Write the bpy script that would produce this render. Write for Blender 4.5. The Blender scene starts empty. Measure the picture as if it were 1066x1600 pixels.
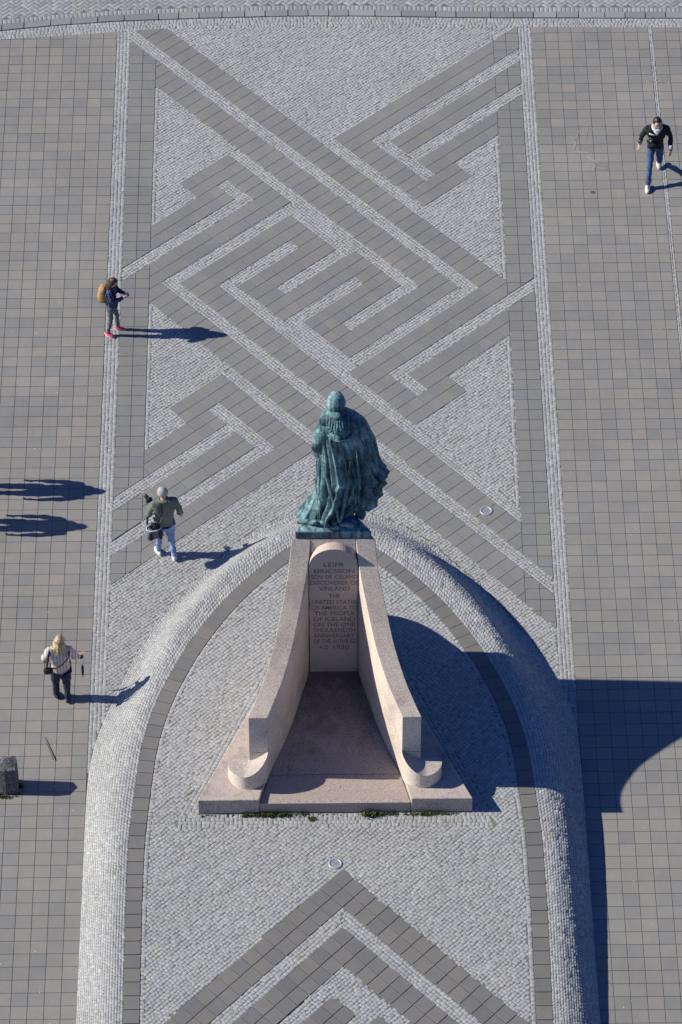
import bpy, bmesh, math, random
import numpy as np
from mathutils import Vector, Matrix

random.seed(7); RS = np.random.RandomState(11)
C = bpy.context.scene.collection
sc = bpy.context.scene
R = math.radians

# ------------------------------------------------------------------ camera
CAM_H = 60.31; PITCH = 0.7885828; YAW = 0.01154205
cam_d = bpy.data.cameras.new('camera'); cam = bpy.data.objects.new('camera', cam_d); C.objects.link(cam)
cam.location = (0, 0, CAM_H); cam.rotation_euler = (math.pi/2 - PITCH, 0, -YAW)
cam_d.sensor_fit = 'VERTICAL'; cam_d.sensor_height = 36.0; cam_d.lens = 6615.5/1600*36
cam_d.clip_start = 1.0; cam_d.clip_end = 3000
sc.camera = cam

# ------------------------------------------------------------------ light
SUN_EL = R(33.8); SH = Vector((1, -0.04, 0))           # direction in which shadows fall
w = bpy.data.worlds.new('World'); sc.world = w; w.use_nodes = True
nt = w.node_tree; nt.nodes.clear()
sky = nt.nodes.new('ShaderNodeTexSky'); sky.sky_type = 'NISHITA'; sky.sun_disc = False
sky.sun_elevation = SUN_EL; sky.sun_rotation = R(270 + 2.3)
sky.air_density = 1.0; sky.dust_density = 0.3; sky.ozone_density = 3.0
bg = nt.nodes.new('ShaderNodeBackground'); bg.inputs['Strength'].default_value = 0.082
wo = nt.nodes.new('ShaderNodeOutputWorld')
hs_=nt.nodes.new('ShaderNodeHueSaturation'); hs_.inputs['Saturation'].default_value=1.34; hs_.inputs['Hue'].default_value=.522
nt.links.new(sky.outputs[0], hs_.inputs['Color']); nt.links.new(hs_.outputs[0], bg.inputs[0]); nt.links.new(bg.outputs[0], wo.inputs[0])
sun_d = bpy.data.lights.new('sun', 'SUN'); sun_d.energy = 5.0; sun_d.angle = R(0.53); sun_d.color = (1.0, 0.962, 0.850)
sun = bpy.data.objects.new('sun', sun_d); C.objects.link(sun)
sd = Vector((SH.x, SH.y, -math.tan(SUN_EL)*SH.length)).normalized()
sun.rotation_euler = sd.to_track_quat('-Z', 'Y').to_euler(); sun.location = (0, 60, 80)
sc.view_settings.view_transform = 'Standard'; sc.view_settings.look = 'None'
sc.view_settings.gamma = 1.0; sc.view_settings.use_curve_mapping = False
sc.view_settings.exposure = 0.45

# ------------------------------------------------------------------ helpers
def tag(o, label=None, cat=None, group=None, kind=None):
    if label: o['label'] = label
    if cat: o['category'] = cat
    if group: o['group'] = group
    if kind: o['kind'] = kind
    return o
def empty(name, loc=(0,0,0), rz=0):
    o = bpy.data.objects.new(name, None); C.objects.link(o); o.location = loc; o.rotation_euler = (0,0,rz)
    o.empty_display_size = .2
    return o
class MB:
    def __init__(s): s.v=[]; s.f=[]; s.m=[]; s.sm=[]
    def add(s, verts, faces, mat=0, smooth=False):
        o=len(s.v); s.v += [tuple(p) for p in verts]
        for f in faces: s.f.append(tuple(i+o for i in f)); s.m.append(mat); s.sm.append(smooth)
    def box(s, x0,x1,y0,y1,z0,z1,mat=0):
        v=[(x0,y0,z0),(x1,y0,z0),(x1,y1,z0),(x0,y1,z0),(x0,y0,z1),(x1,y0,z1),(x1,y1,z1),(x0,y1,z1)]
        s.add(v,[(0,3,2,1),(4,5,6,7),(0,1,5,4),(1,2,6,5),(2,3,7,6),(3,0,4,7)],mat)
    def prism(s, poly, z0, z1, mat=0, smooth=False):
        n=len(poly)
        zt = z1 if hasattr(z1,'__len__') else [z1]*n
        s.add([(x,y,z0) for x,y in poly]+[(p[0],p[1],z) for p,z in zip(poly,zt)],
              [tuple(range(n-1,-1,-1)), tuple(range(n,2*n))]+[(i,(i+1)%n,(i+1)%n+n,i+n) for i in range(n)],mat,smooth)
    def tube(s, pts, r, n=8, mat=0):
        pts=[Vector(p) for p in pts]; rr = r if hasattr(r,'__len__') else [r]*len(pts)
        V=[];F=[]
        for i,p in enumerate(pts):
            d=(pts[min(i+1,len(pts)-1)]-pts[max(i-1,0)]).normalized()
            a=d.orthogonal().normalized() if abs(d.z)>.95 else d.cross(Vector((0,0,1))).normalized(); b=d.cross(a)
            for k in range(n):
                t=2*math.pi*k/n; V.append(p+(a*math.cos(t)+b*math.sin(t))*rr[i])
        for i in range(len(pts)-1):
            for k in range(n): F.append((i*n+k,i*n+(k+1)%n,(i+1)*n+(k+1)%n,(i+1)*n+k))
        F.append(tuple(range(n-1,-1,-1))); F.append(tuple((len(pts)-1)*n+k for k in range(n)))
        s.add(V,F,mat,True)
    def ball(s, c, r, n=14, m=9, mat=0, f=None, rot=None):
        V=[];F=[]
        for j in range(m+1):
            ph=math.pi*j/m
            for i in range(n):
                t=2*math.pi*i/n
                p=Vector((r[0]*math.sin(ph)*math.cos(t), r[1]*math.sin(ph)*math.sin(t), r[2]*math.cos(ph)))
                if f: p=f(p)
                if rot: p=rot@p
                V.append(p+Vector(c))
        for j in range(m):
            for i in range(n): F.append((j*n+i,(j+1)*n+i,(j+1)*n+(i+1)%n,j*n+(i+1)%n))
        s.add(V,F,mat,True)
    def build(s, name, mats, parent=None):
        me=bpy.data.meshes.new(name); me.from_pydata(s.v,[],s.f)
        if not isinstance(mats,(list,tuple)): mats=[mats]
        for m in mats: me.materials.append(m)
        me.polygons.foreach_set('material_index', s.m); me.polygons.foreach_set('use_smooth', s.sm)
        me.update(); bm=bmesh.new(); bm.from_mesh(me); bmesh.ops.recalc_face_normals(bm,faces=bm.faces); bm.to_mesh(me); bm.free()
        o=bpy.data.objects.new(name,me); C.objects.link(o)
        if parent: o.parent=parent
        return o
def bulk(name, V, F, mat, tint=None, parent=None, smooth=False):
    """V (n,3), F (m,k) all same size"""
    me=bpy.data.meshes.new(name); V=np.asarray(V,np.float32); F=np.asarray(F,np.int32); k=F.shape[1]
    me.vertices.add(len(V)); me.vertices.foreach_set('co',V.ravel())
    me.loops.add(F.size); me.loops.foreach_set('vertex_index',F.ravel())
    me.polygons.add(len(F)); me.polygons.foreach_set('loop_start',np.arange(0,F.size,k,dtype=np.int32))
    if smooth: me.polygons.foreach_set('use_smooth',np.ones(len(F),bool))
    me.update(calc_edges=True); me.materials.append(mat)
    if tint is not None:
        a=me.attributes.new('tint','FLOAT','POINT'); a.data.foreach_set('value',np.asarray(tint,np.float32))
    o=bpy.data.objects.new(name,me); C.objects.link(o)
    if parent: o.parent=parent
    return o

# ------------------------------------------------------------------ materials
def mat(name, col, rough=.8, metal=0.0):
    m=bpy.data.materials.new(name); m.use_nodes=True
    b=m.node_tree.nodes['Principled BSDF']; b.inputs['Base Color'].default_value=(*col,1)
    b.inputs['Roughness'].default_value=rough; b.inputs['Metallic'].default_value=metal
    b.inputs['Specular IOR Level'].default_value=.35
    return m
def N(m,t,**k):
    n=m.node_tree.nodes.new(t)
    for a,v in k.items(): setattr(n,a,v)
    return n
def L(m,a,b): m.node_tree.links.new(a,b)
def noise(m,scale,detail=3,rough=.55,coord='Object'):
    tc=N(m,'ShaderNodeTexCoord'); n=N(m,'ShaderNodeTexNoise'); n.inputs['Scale'].default_value=scale
    n.inputs['Detail'].default_value=detail; n.inputs['Roughness'].default_value=rough; L(m,tc.outputs[coord],n.inputs['Vector']); return n.outputs['Fac']
def ramp(m,fac,stops):
    r=N(m,'ShaderNodeValToRGB'); e=r.color_ramp.elements
    while len(e)<len(stops): e.new(.5)
    for q,(p,c) in zip(e,stops): q.position=p; q.color=(*c,1) if len(c)==3 else c
    L(m,fac,r.inputs[0]); return r.outputs[0]
def mix(m,kind,fac,a,b):
    x=N(m,'ShaderNodeMix',data_type='RGBA',blend_type=kind)
    if hasattr(fac,'links') or hasattr(fac,'is_linked'): L(m,fac,x.inputs[0])
    else: x.inputs[0].default_value=fac
    for s,i in ((a,6),(b,7)):
        if isinstance(s,tuple): x.inputs[i].default_value=(*s,1)
        else: L(m,s,x.inputs[i])
    return x.outputs[2]
def mth(m,op,a,b=None,c=None):
    x=N(m,'ShaderNodeMath',operation=op)
    for i,s in enumerate((a,b,c)):
        if s is None: continue
        if isinstance(s,(int,float)): x.inputs[i].default_value=s
        else: L(m,s,x.inputs[i])
    return x.outputs[0]
def gray(m,v):
    c=N(m,'ShaderNodeCombineColor'); [L(m,v,c.inputs[i]) for i in range(3)]; return c.outputs[0]
def base(m,c): L(m,c,m.node_tree.nodes['Principled BSDF'].inputs['Base Color'])
def bump(m,h,st=.3,dist=.01):
    b=N(m,'ShaderNodeBump'); b.inputs['Strength'].default_value=st; b.inputs['Distance'].default_value=dist
    L(m,h,b.inputs['Height']); L(m,b.outputs[0],m.node_tree.nodes['Principled BSDF'].inputs['Normal'])
def tinted(m):
    """own colour step of each stone: mesh attribute + object random"""
    at=N(m,'ShaderNodeAttribute',attribute_name='tint'); return at.outputs['Fac']

# world-space noise so that neighbouring pieces share large stains
def wnoise(m,scale,detail=3,rough=.55):
    g=N(m,'ShaderNodeNewGeometry'); n=N(m,'ShaderNodeTexNoise'); n.inputs['Scale'].default_value=scale
    n.inputs['Detail'].default_value=detail; n.inputs['Roughness'].default_value=rough; L(m,g.outputs['Position'],n.inputs['Vector']); return n.outputs['Fac']

def slab_material(name, c0, spread=.12):
    m=mat(name,c0,.85)
    oi=N(m,'ShaderNodeObjectInfo')
    t=mth(m,'ADD',tinted(m),mth(m,'SUBTRACT',N2(m,oi),1.0))
    v=mth(m,'MULTIPLY_ADD',t,spread,1.0)
    st=mth(m,'MULTIPLY_ADD',wnoise(m,.45,6,.68),.50,.75)
    fine=mth(m,'MULTIPLY_ADD',wnoise(m,60,2,.6),.30,.85)
    mid=mth(m,'MULTIPLY_ADD',wnoise(m,5,4,.7),.16,.92)
    k=mth(m,'MULTIPLY',mth(m,'MULTIPLY',v,st),mth(m,'MULTIPLY',fine,mid))
    hue=ramp(m,mth(m,'MULTIPLY_ADD',t,1.0,.5),[(0,(.965,.99,1.03)),(.5,(1,1,1)),(1,(1.025,1.0,.97))])
    col=mix(m,'MULTIPLY',1.0,mix(m,'MULTIPLY',1.0,c0,gray(m,k)),hue)
    base(m,col); bump(m,wnoise(m,90,2,.6),.25,.004)
    return m
def N2(m,oi):
    s=N(m,'ShaderNodeSeparateColor'); L(m,oi.outputs['Color'],s.inputs[0]); return s.outputs[0]

M={}
M['slab']=slab_material('grey_concrete_slab',(.214,.202,.184))
M['slab_diag']=slab_material('grey_concrete_slab_pattern',(.188,.183,.174),.06)
M['band']=slab_material('dark_basalt_slab',(.150,.143,.135),.12)
m=M['joint']=mat('dark_joint_sand',(.055,.052,.045),.95); base(m,ramp(m,wnoise(m,8,3),[(.3,(.055,.053,.047)),(.7,(.10,.095,.075))]))
def cobble_material(name,c0,moss=.0):
    m=mat(name,c0,.8)
    t=tinted(m)
    v=mth(m,'MULTIPLY_ADD',t,1.0,1.0)
    st=mth(m,'MULTIPLY_ADD',wnoise(m,.6,7,.70),.46,.77)
    fine=mth(m,'MULTIPLY_ADD',wnoise(m,85,2,.6),.36,.82)
    k=mth(m,'MULTIPLY',mth(m,'MULTIPLY',v,st),fine)
    hue=ramp(m,mth(m,'FRACT',mth(m,'MULTIPLY_ADD',t,7.3,.5)),[(0,(.97,.99,1.03)),(.6,(1,1,1)),(.95,(1.01,1.0,.97)),(1,(1.06,1.0,.91))])
    col=mix(m,'MULTIPLY',1.0,mix(m,'MULTIPLY',1.0,c0,gray(m,k)),hue)
    base(m,col); bump(m,wnoise(m,70,3,.6),.08,.002)
    return m
M['cobble']=cobble_material('pale_granite_sett',(.300,.298,.293))
M['sett']=cobble_material('grey_kerb_sett',(.27,.27,.27))
m=M['cjoint']=mat('sett_joint_sand',(.09,.085,.07),.95)
base(m,ramp(m,wnoise(m,1.6,6,.7),[(.35,(.15,.146,.135)),(.55,(.18,.172,.145)),(.66,(.15,.155,.085))]))
M['road']=slab_material('grey_road_brick',(.235,.238,.245),.2)
M['kerb']=slab_material('worn_kerb_basalt',(.225,.223,.222),.5)
m=M['granite']=mat('pink_granite',(.5,.4,.35),.7)
g1=ramp(m,noise(m,75,2,.5),[(.36,(.15,.12,.105)),(.47,(.43,.355,.31)),(.62,(.54,.455,.40))])
g2=ramp(m,noise(m,1.3,6,.65),[(.32,(.66,.66,.70)),(.55,(1,1,1))])
g3=ramp(m,noise(m,9,5,.7),[(.30,(.72,.70,.70)),(.5,(1,1,1))])
base(m,mix(m,'MULTIPLY',1.0,mix(m,'MULTIPLY',1.0,g1,g2),g3)); bump(m,noise(m,60,3,.6),.4,.006)
m=M['granite_wall']=mat('pink_granite_wall',(.6,.5,.44),.7)
g1=ramp(m,noise(m,75,2,.5),[(.36,(.25,.20,.17)),(.47,(.64,.535,.45)),(.62,(.76,.645,.545))])
g2=ramp(m,noise(m,1.3,6,.65),[(.32,(.74,.73,.75)),(.55,(1,1,1))])
ge=N(m,'ShaderNodeNewGeometry'); sx=N(m,'ShaderNodeSeparateXYZ'); L(m,ge.outputs['True Normal'],sx.inputs[0])
top_=mth(m,'ADD',sx.outputs['Z'],mth(m,'MULTIPLY',noise(m,3.2,6,.7),.6))   # upward faces darker, edge broken by noise
g3=ramp(m,top_,[(.55,(1,1,1)),(.95,(.66,.67,.69))])
base(m,mix(m,'MULTIPLY',1.0,mix(m,'MULTIPLY',1.0,g1,g2),g3)); bump(m,noise(m,60,3,.6),.4,.006)
m=M['granite_floor']=mat('patchy_pink_granite_floor',(.4,.3,.27),.6)
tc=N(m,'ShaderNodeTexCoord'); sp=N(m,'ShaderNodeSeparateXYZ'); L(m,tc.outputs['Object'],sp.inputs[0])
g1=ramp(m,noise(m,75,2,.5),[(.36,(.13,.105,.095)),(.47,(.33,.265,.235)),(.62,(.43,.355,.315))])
# granite darkens in patches towards the back wall
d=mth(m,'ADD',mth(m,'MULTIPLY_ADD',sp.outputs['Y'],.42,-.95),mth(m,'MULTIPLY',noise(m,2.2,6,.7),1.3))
back_dark=ramp(m,d,[(.18,(1,1,1)),(.50,(.66,.63,.63)),(.85,(.36,.33,.34))])
base(m,mix(m,'MULTIPLY',1.0,g1,back_dark)); bump(m,noise(m,60,3,.6),.3,.005)
m=M['granite_text']=mat('smooth_pink_granite',(.4,.33,.3),.6)
g1=ramp(m,noise(m,80,2,.5),[(.36,(.29,.215,.19)),(.5,(.50,.40,.345)),(.65,(.58,.475,.41))])
tc=N(m,'ShaderNodeTexCoord'); sp=N(m,'ShaderNodeSeparateXYZ'); L(m,tc.outputs['Object'],sp.inputs[0])
# copper green run-off down both edges and soot towards the foot
e_=mth(m,'ADD',mth(m,'MULTIPLY',mth(m,'ABSOLUTE',sp.outputs['X']),2.0),mth(m,'MULTIPLY',noise(m,5,5,.7),.20))
gr=ramp(m,e_,[(.975,(1,1,1)),(1.0,(.30,.55,.62))]); so_=ramp(m,mth(m,'ADD',mth(m,'MULTIPLY_ADD',sp.outputs['Z'],.5,-.30),mth(m,'MULTIPLY',noise(m,3,5,.7),.6)),[(.15,(.66,.63,.63)),(.55,(1,1,1))])
base(m,mix(m,'MULTIPLY',1.0,mix(m,'MULTIPLY',1.0,g1,gr),so_))
M['letter']=mat('incised_letter',(.17,.13,.12),.95)
m=M['bronze']=mat('green_patina_bronze',(.1,.2,.2),.62,.15)
p1=ramp(m,noise(m,2.6,8,.7),[(.34,(.022,.034,.045)),(.46,(.075,.145,.170)),(.57,(.15,.27,.285)),(.68,(.34,.47,.47)),(.80,(.46,.58,.56))])
p2=ramp(m,noise(m,22,4,.7),[(.32,(.55,.55,.55)),(.5,(1,1,1)),(.75,(1.15,1.15,1.12))])
# vertical streaks; the pale ones paint highlights into the bronze colour
mp=N(m,'ShaderNodeMapping'); tc=N(m,'ShaderNodeTexCoord'); L(m,tc.outputs['Object'],mp.inputs[0]); mp.inputs['Scale'].default_value=(9,9,.7)
n3=N(m,'ShaderNodeTexNoise'); n3.inputs['Scale'].default_value=1.6; n3.inputs['Detail'].default_value=6; L(m,mp.outputs[0],n3.inputs['Vector'])
p3=ramp(m,n3.outputs['Fac'],[(.36,(.38,.42,.47)),(.5,(1,1,1)),(.66,(1.35,1.35,1.32))])
base(m,mix(m,'MULTIPLY',1.0,mix(m,'MULTIPLY',1.0,p1,p2),p3)); bump(m,noise(m,14,6,.7),.7,.03)
m=M['basalt']=mat('rough_basalt',(.08,.08,.085),.9)
base(m,ramp(m,noise(m,12,6,.75),[(.35,(.045,.047,.052)),(.55,(.10,.10,.105)),(.68,(.30,.30,.29))])); bump(m,noise(m,16,5,.7),.9,.03)
m=M['moss']=mat('moss_grass',(.06,.09,.02),.9)
base(m,ramp(m,noise(m,14,3),[(.35,(.04,.075,.012)),(.5,(.10,.13,.03)),(.66,(.22,.19,.05))]))
M['steel']=mat('brushed_steel',(.40,.40,.40),.45,.4)
M['steel_dark']=mat('dark_fitting',(.05,.055,.07),.5,.4)
M['glass']=mat('lens_glass',(.35,.38,.45),.15); M['glass'].node_tree.nodes['Principled BSDF'].inputs['Alpha'].default_value=.55
M['white']=mat('dried_gum',(.6,.6,.58),.8)
M['chalk']=mat('worn_chalk',(.275,.25,.22),.9)
M['twig']=mat('shadow_line_dark',(.05,.05,.045),.9)
def cloth(name,col,var=.3,sc_=14,rough=.9):
    m=mat(name,col,rough); lo=tuple(c*(1-var) for c in col); hi=tuple(min(1,c*(1+var)) for c in col)
    base(m,ramp(m,noise(m,sc_,4,.6),[(.35,lo),(.65,hi)])); bump(m,noise(m,9,3,.5),.6,.02); return m
SKIN=mat('skin',(.55,.33,.25),.6); EYE=mat('eye_dark',(.03,.02,.02),.4); LIP=mat('lips',(.38,.15,.13),.6)

# ------------------------------------------------------------------ plan of the square (metres; x right, y away from the tower)
CX=.487
YB=44.0
XL=-4.195; XLi=-3.885; XLb=-3.295; XRb=4.297; XRi=4.872; XR=5.172
KT=([-12,-8,-6.84,-5.4,-4.2,-3.09,.83,4.89,8.6,12],[74.25,74.95,75.05,75.17,75.29,75.41,75.42,75.37,75.31,75.2])
KL=([-12,-8,-6.85,-5.64,-4.25,-2.51,-.38,1.12,4.03,8.62,12],[74.3,75.17,75.35,75.52,75.66,75.74,75.80,75.79,75.69,75.62,75.5])
kt=lambda x: np.interp(x,*KT); kl=lambda x: np.interp(x,*KL)
# raised platform: foot line and inner slab band, as half widths over y
FL=np.array([(43,4.71),(49.5,4.69),(52.5,4.68),(53.3,4.63),(53.95,4.52),(54.71,4.28),(55.39,4.06),(56.23,3.76),(56.93,3.46),(57.53,3.09),(58.01,2.71),(58.68,2.21),(59.31,1.66),(59.74,1.12),(59.99,.60),(60.10,0)])
FR=np.array([(43,4.74),(49.5,4.70),(52.4,4.69),(53.4,4.68),(54.27,4.65),(54.6,4.57),(55.32,4.38),(55.88,4.10),(56.76,3.60),(57.05,3.46),(57.58,3.12),(58.11,2.73),(58.57,2.36),(59.11,1.93),(59.38,1.66),(59.64,1.30),(59.95,.66),(60.10,0)])
BO=np.array([(43,3.81),(49,3.84),(50.8,3.82),(52.2,3.71),(53,3.64),(53.8,3.48),(54.4,3.30),(55.2,2.99),(55.8,2.71),(56.5,2.32),(57.1,1.91),(57.7,1.40),(58.25,.86),(58.52,.45),(58.62,0)])
BI=np.array([(43,3.52),(49,3.55),(50.8,3.54),(51.7,3.48),(52.2,3.40),(52.9,3.34),(53.6,3.19),(54.2,3.00),(54.9,2.73),(55.5,2.47),(56.2,2.12),(56.85,1.71),(57.35,1.30),(57.8,.85),(58.08,.45),(58.20,0)])
def curve(Lt,Rt,n=900):
    """closed left foot -> bow -> right foot polyline, smoothed, resampled by length"""
    P=[(CX-h,y) for y,h in Lt]+[(CX+h,y) for y,h in Rt[::-1][1:]]
    P=np.array(P,float)
    d=np.r_[0,np.cumsum(np.hypot(*np.diff(P,axis=0).T))]
    s=np.linspace(0,d[-1],n); Q=np.c_[np.interp(s,d,P[:,0]),np.interp(s,d,P[:,1])]
    k=np.hanning(41); k/=k.sum()
    for i in (0,1):
        e=np.r_[2*Q[0,i]-Q[1:21,i][::-1],Q[:,i],2*Q[-1,i]-Q[-21:-1,i][::-1]]; Q[:,i]=np.convolve(e,k,'valid')
    return Q
FOOT=curve(FL,FR); BOUT=curve(BO,BO); _d=np.gradient(BOUT,axis=0); _d/=np.hypot(_d[:,0],_d[:,1])[:,None]; BIN=BOUT+np.c_[_d[:,1],-_d[:,0]]*.298; BIN9=BOUT+np.c_[_d[:,1],-_d[:,0]]*.385
h0=lambda y: np.interp(y,[43,46.5,49.4,52,55,60],[.42,.49,.60,.68,.72,.72])
def param(Q,u):
    i=np.linspace(0,1,len(Q)); return np.c_[np.interp(u,i,Q[:,0]),np.interp(u,i,Q[:,1])]
def bank(u,t):
    """point on the bank: u along (0..1), t from foot 0 to slab band 1"""
    a=param(FOOT,u); b=param(BOUT,u); p=a+(b-a)*np.asarray(t)[:,None]
    uu=np.abs(np.asarray(u)-.5); s=1/(1+np.exp((uu-.20)/.022))     # round the bow the bank has a hollow toe
    tt=np.asarray(t); prof=np.sin(np.pi/2*np.clip(tt/.86,0,1))
    wb=1.0-.28*np.exp(-((uu-.09)/.08)**2); soft=.5-.5*np.cos(np.pi*np.clip(tt/wb,0,1))
    z=(prof*(1-s)+soft*s)*h0(p[:,1])
    return p,z
def inside(Q,x,y):
    x=np.asarray(x,float); y=np.asarray(y,float); c=np.zeros(x.shape,bool)
    P=np.vstack([Q[::6],Q[-1:]]); n=len(P)
    for i in range(n):
        x0,y0=P[i]; x1,y1=P[(i+1)%n]
        cond=((y0>y)!=(y1>y))
        with np.errstate(divide='ignore',invalid='ignore'): xi=(x1-x0)*(y-y0)/(y1-y0)+x0
        c^=cond&(x<xi)
    return c

# ---- polygon clipping (subject convex, half planes)
def clip_hp(poly,a,b,c):
    """keep a*x+b*y<=c"""
    out=[]
    for i in range(len(poly)):
        p=poly[i]; q=poly[(i+1)%len(poly)]; dp=a*p[0]+b*p[1]-c; dq=a*q[0]+b*q[1]-c
        if dp<=0: out.append(p)
        if dp*dq<0:
            t=dp/(dp-dq); out.append((p[0]+(q[0]-p[0])*t,p[1]+(q[1]-p[1])*t))
    return out
def area(p): return abs(sum(p[i][0]*p[(i+1)%len(p)][1]-p[(i+1)%len(p)][0]*p[i][1] for i in range(len(p))))/2 if len(p)>2 else 0
def shrink(poly,g):
    if len(poly)<3: return []
    s=sum(poly[i][0]*poly[(i+1)%len(poly)][1]-poly[(i+1)%len(poly)][0]*poly[i][1] for i in range(len(poly)))
    if s<0: poly=poly[::-1]
    out=list(poly)
    for i in range(len(poly)):
        p=poly[i];q=poly[(i+1)%len(poly)]; dx,dy=q[0]-p[0],q[1]-p[1]; l=math.hypot(dx,dy)
        if l<1e-5: continue
        nx,ny=dy/l,-dx/l
        out=clip_hp(out,nx,ny,nx*p[0]+ny*p[1]-g)
        if len(out)<3: return []
    return out

class Paving:
    """a field of slabs on one bed: 300 nearest ones single parts, the rest one joined part"""
    def __init__(s,name,matl,zf=lambda x,y:0.0,top=.010,gap=.0042):
        s.name=name;s.mat=matl;s.zf=zf;s.top=top+.002;s.gap=gap;s.cells=[]
    def add(s,poly,full=None):
        if area(poly)<.0015: return
        s.cells.append((poly,full))
    def build(s,piece='paving_slab',nmax=300):
        bed=MB()
        for p,_ in s.cells: bed.add([(x,y,s.zf(x,y)) for x,y in p],[tuple(range(len(p)))])
        root=bed.build(s.name,M['joint']); tag(root,kind='structure')
        def px(c):
            cx=sum(q[0] for q in c[0])/len(c[0]); cy=sum(q[1] for q in c[0])/len(c[0])
            lim=-5.57-(cy-46.9)*.0452, 6.66+(cy-46.9)*.068
            vis=lim[0]-.1<cx<lim[1]+.1 and cy>46.7
            return (0 if vis else 1, -area(c[0])*(1.0/(1+max(0,cy-46.7)*.035)))
        cells=sorted(s.cells,key=px); share={}
        rest=MB(); tints=[]
        k=0
        for p,full in cells:
            q=shrink(list(p),s.gap)
            if len(q)<3 or area(q)<.001: continue
            cx=sum(a[0] for a in q)/len(q); cy=sum(a[1] for a in q)/len(q); z=s.zf(cx,cy)
            tint=random.gauss(0,.30)
            if random.random()<.16: tint-=.35
            tint=max(-.9,min(.9,tint))
            dz=random.uniform(-.0016,.0016); ch=.003
            inn=shrink(q,ch)
            if len(inn)!=len(q): inn=[(cx+(a-cx)*.97,cy+(b-cy)*.97) for a,b in q]
            else:
                # match vertex order
                o=min(range(len(inn)),key=lambda i:math.dist(inn[i],q[0])); inn=inn[o:]+inn[:o]
                if len(q)>2 and math.dist(inn[1],q[1])>math.dist(inn[-1],q[1]): inn=[inn[0]]+inn[:0:-1]
            n=len(q); tz=s.top+dz
            V=[(x-cx,y-cy,.001) for x,y in q]+[(x-cx,y-cy,tz-ch*.7) for x,y in q]+[(x-cx,y-cy,tz) for x,y in inn]
            F=[(i,(i+1)%n,(i+1)%n+n,i+n) for i in range(n)]+[(i+n,(i+1)%n+n,(i+1)%n+2*n,i+2*n) for i in range(n)]+[tuple(range(2*n,3*n))]
            if k<nmax:
                key=full
                if key is not None and key in share: me=share[key]
                else:
                    mb=MB(); mb.add(V,F); o=mb.build(piece,s.mat); me=o.data; bpy.data.objects.remove(o)
                    if key is not None: share[key]=me
                o=bpy.data.objects.new(piece,me); C.objects.link(o); o.parent=root; o.location=(cx,cy,z)
                o.color=(1+tint,0,0,1); k+=1
            else:
                rest.add([(a+cx,b+cy,c+s.zf(a+cx,b+cy)) for a,b,c in V],F); tints+= [tint]*len(V)
        if rest.v:
            o=rest.build(piece+'s_beyond',s.mat,root); tag(o,kind='stuff'); o.color=(1,0,0,1)
            a=o.data.attributes.new('tint','FLOAT','POINT'); a.data.foreach_set('value',np.array(tints,np.float32))
        return root

# ------------------------------------------------------------------ ground and terrain
gm=MB(); gm.add([(-900,-900,-.05),(900,-900,-.05),(900,1500,-.05),(-900,1500,-.05)],[(0,1,2,3)])
m=M['ground']=mat('asphalt_ground',(.06,.06,.06),.95); base(m,ramp(m,wnoise(m,.4,6),[(.3,(.045,.045,.045)),(.7,(.08,.08,.08))]))
tag(gm.build('ground',M['ground']),kind='structure')

# ------------------------------------------------------------------ square slab fields left and right
left=Paving('pavement_left',M['slab']); right=Paving('pavement_right',M['slab'])
def topclip(p):
    x0=min(q[0] for q in p);x1=max(q[0] for q in p); y0,y1=float(kt(x0)),float(kt(x1)); s=(y1-y0)/(x1-x0)
    return clip_hp(list(p),-s,1,y0-s*x0)
Y0=75.045
def gridfield(pv,xs,yoff,key):
    y=Y0+.6+yoff
    while y>YB:
        for a,b in xs:
            if min(kt(a),kt(b))<=y-.3+.01 and max(kt(a),kt(b))<=y-.3: continue
            q=[(a,y-.3),(b,y-.3),(b,y),(a,y)]
            full=key+'%.2f'%(b-a)
            if y>min(kt(a),kt(b)): q=topclip(q); full=None
            pv.add(q,full)
        y-=.3
gridfield(left,[(XL-.3*(i+1),XL-.3*i) for i in range(18)],0,'L')
RX=[(XR+.3*i,XR+.3*(i+1)) for i in range(8)]+[(XR+2.4,7.820)]+[(7.915+.3*i,7.915+.3*(i+1)) for i in range(9)]
gridfield(right,RX,-.3*.699,'R')

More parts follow.
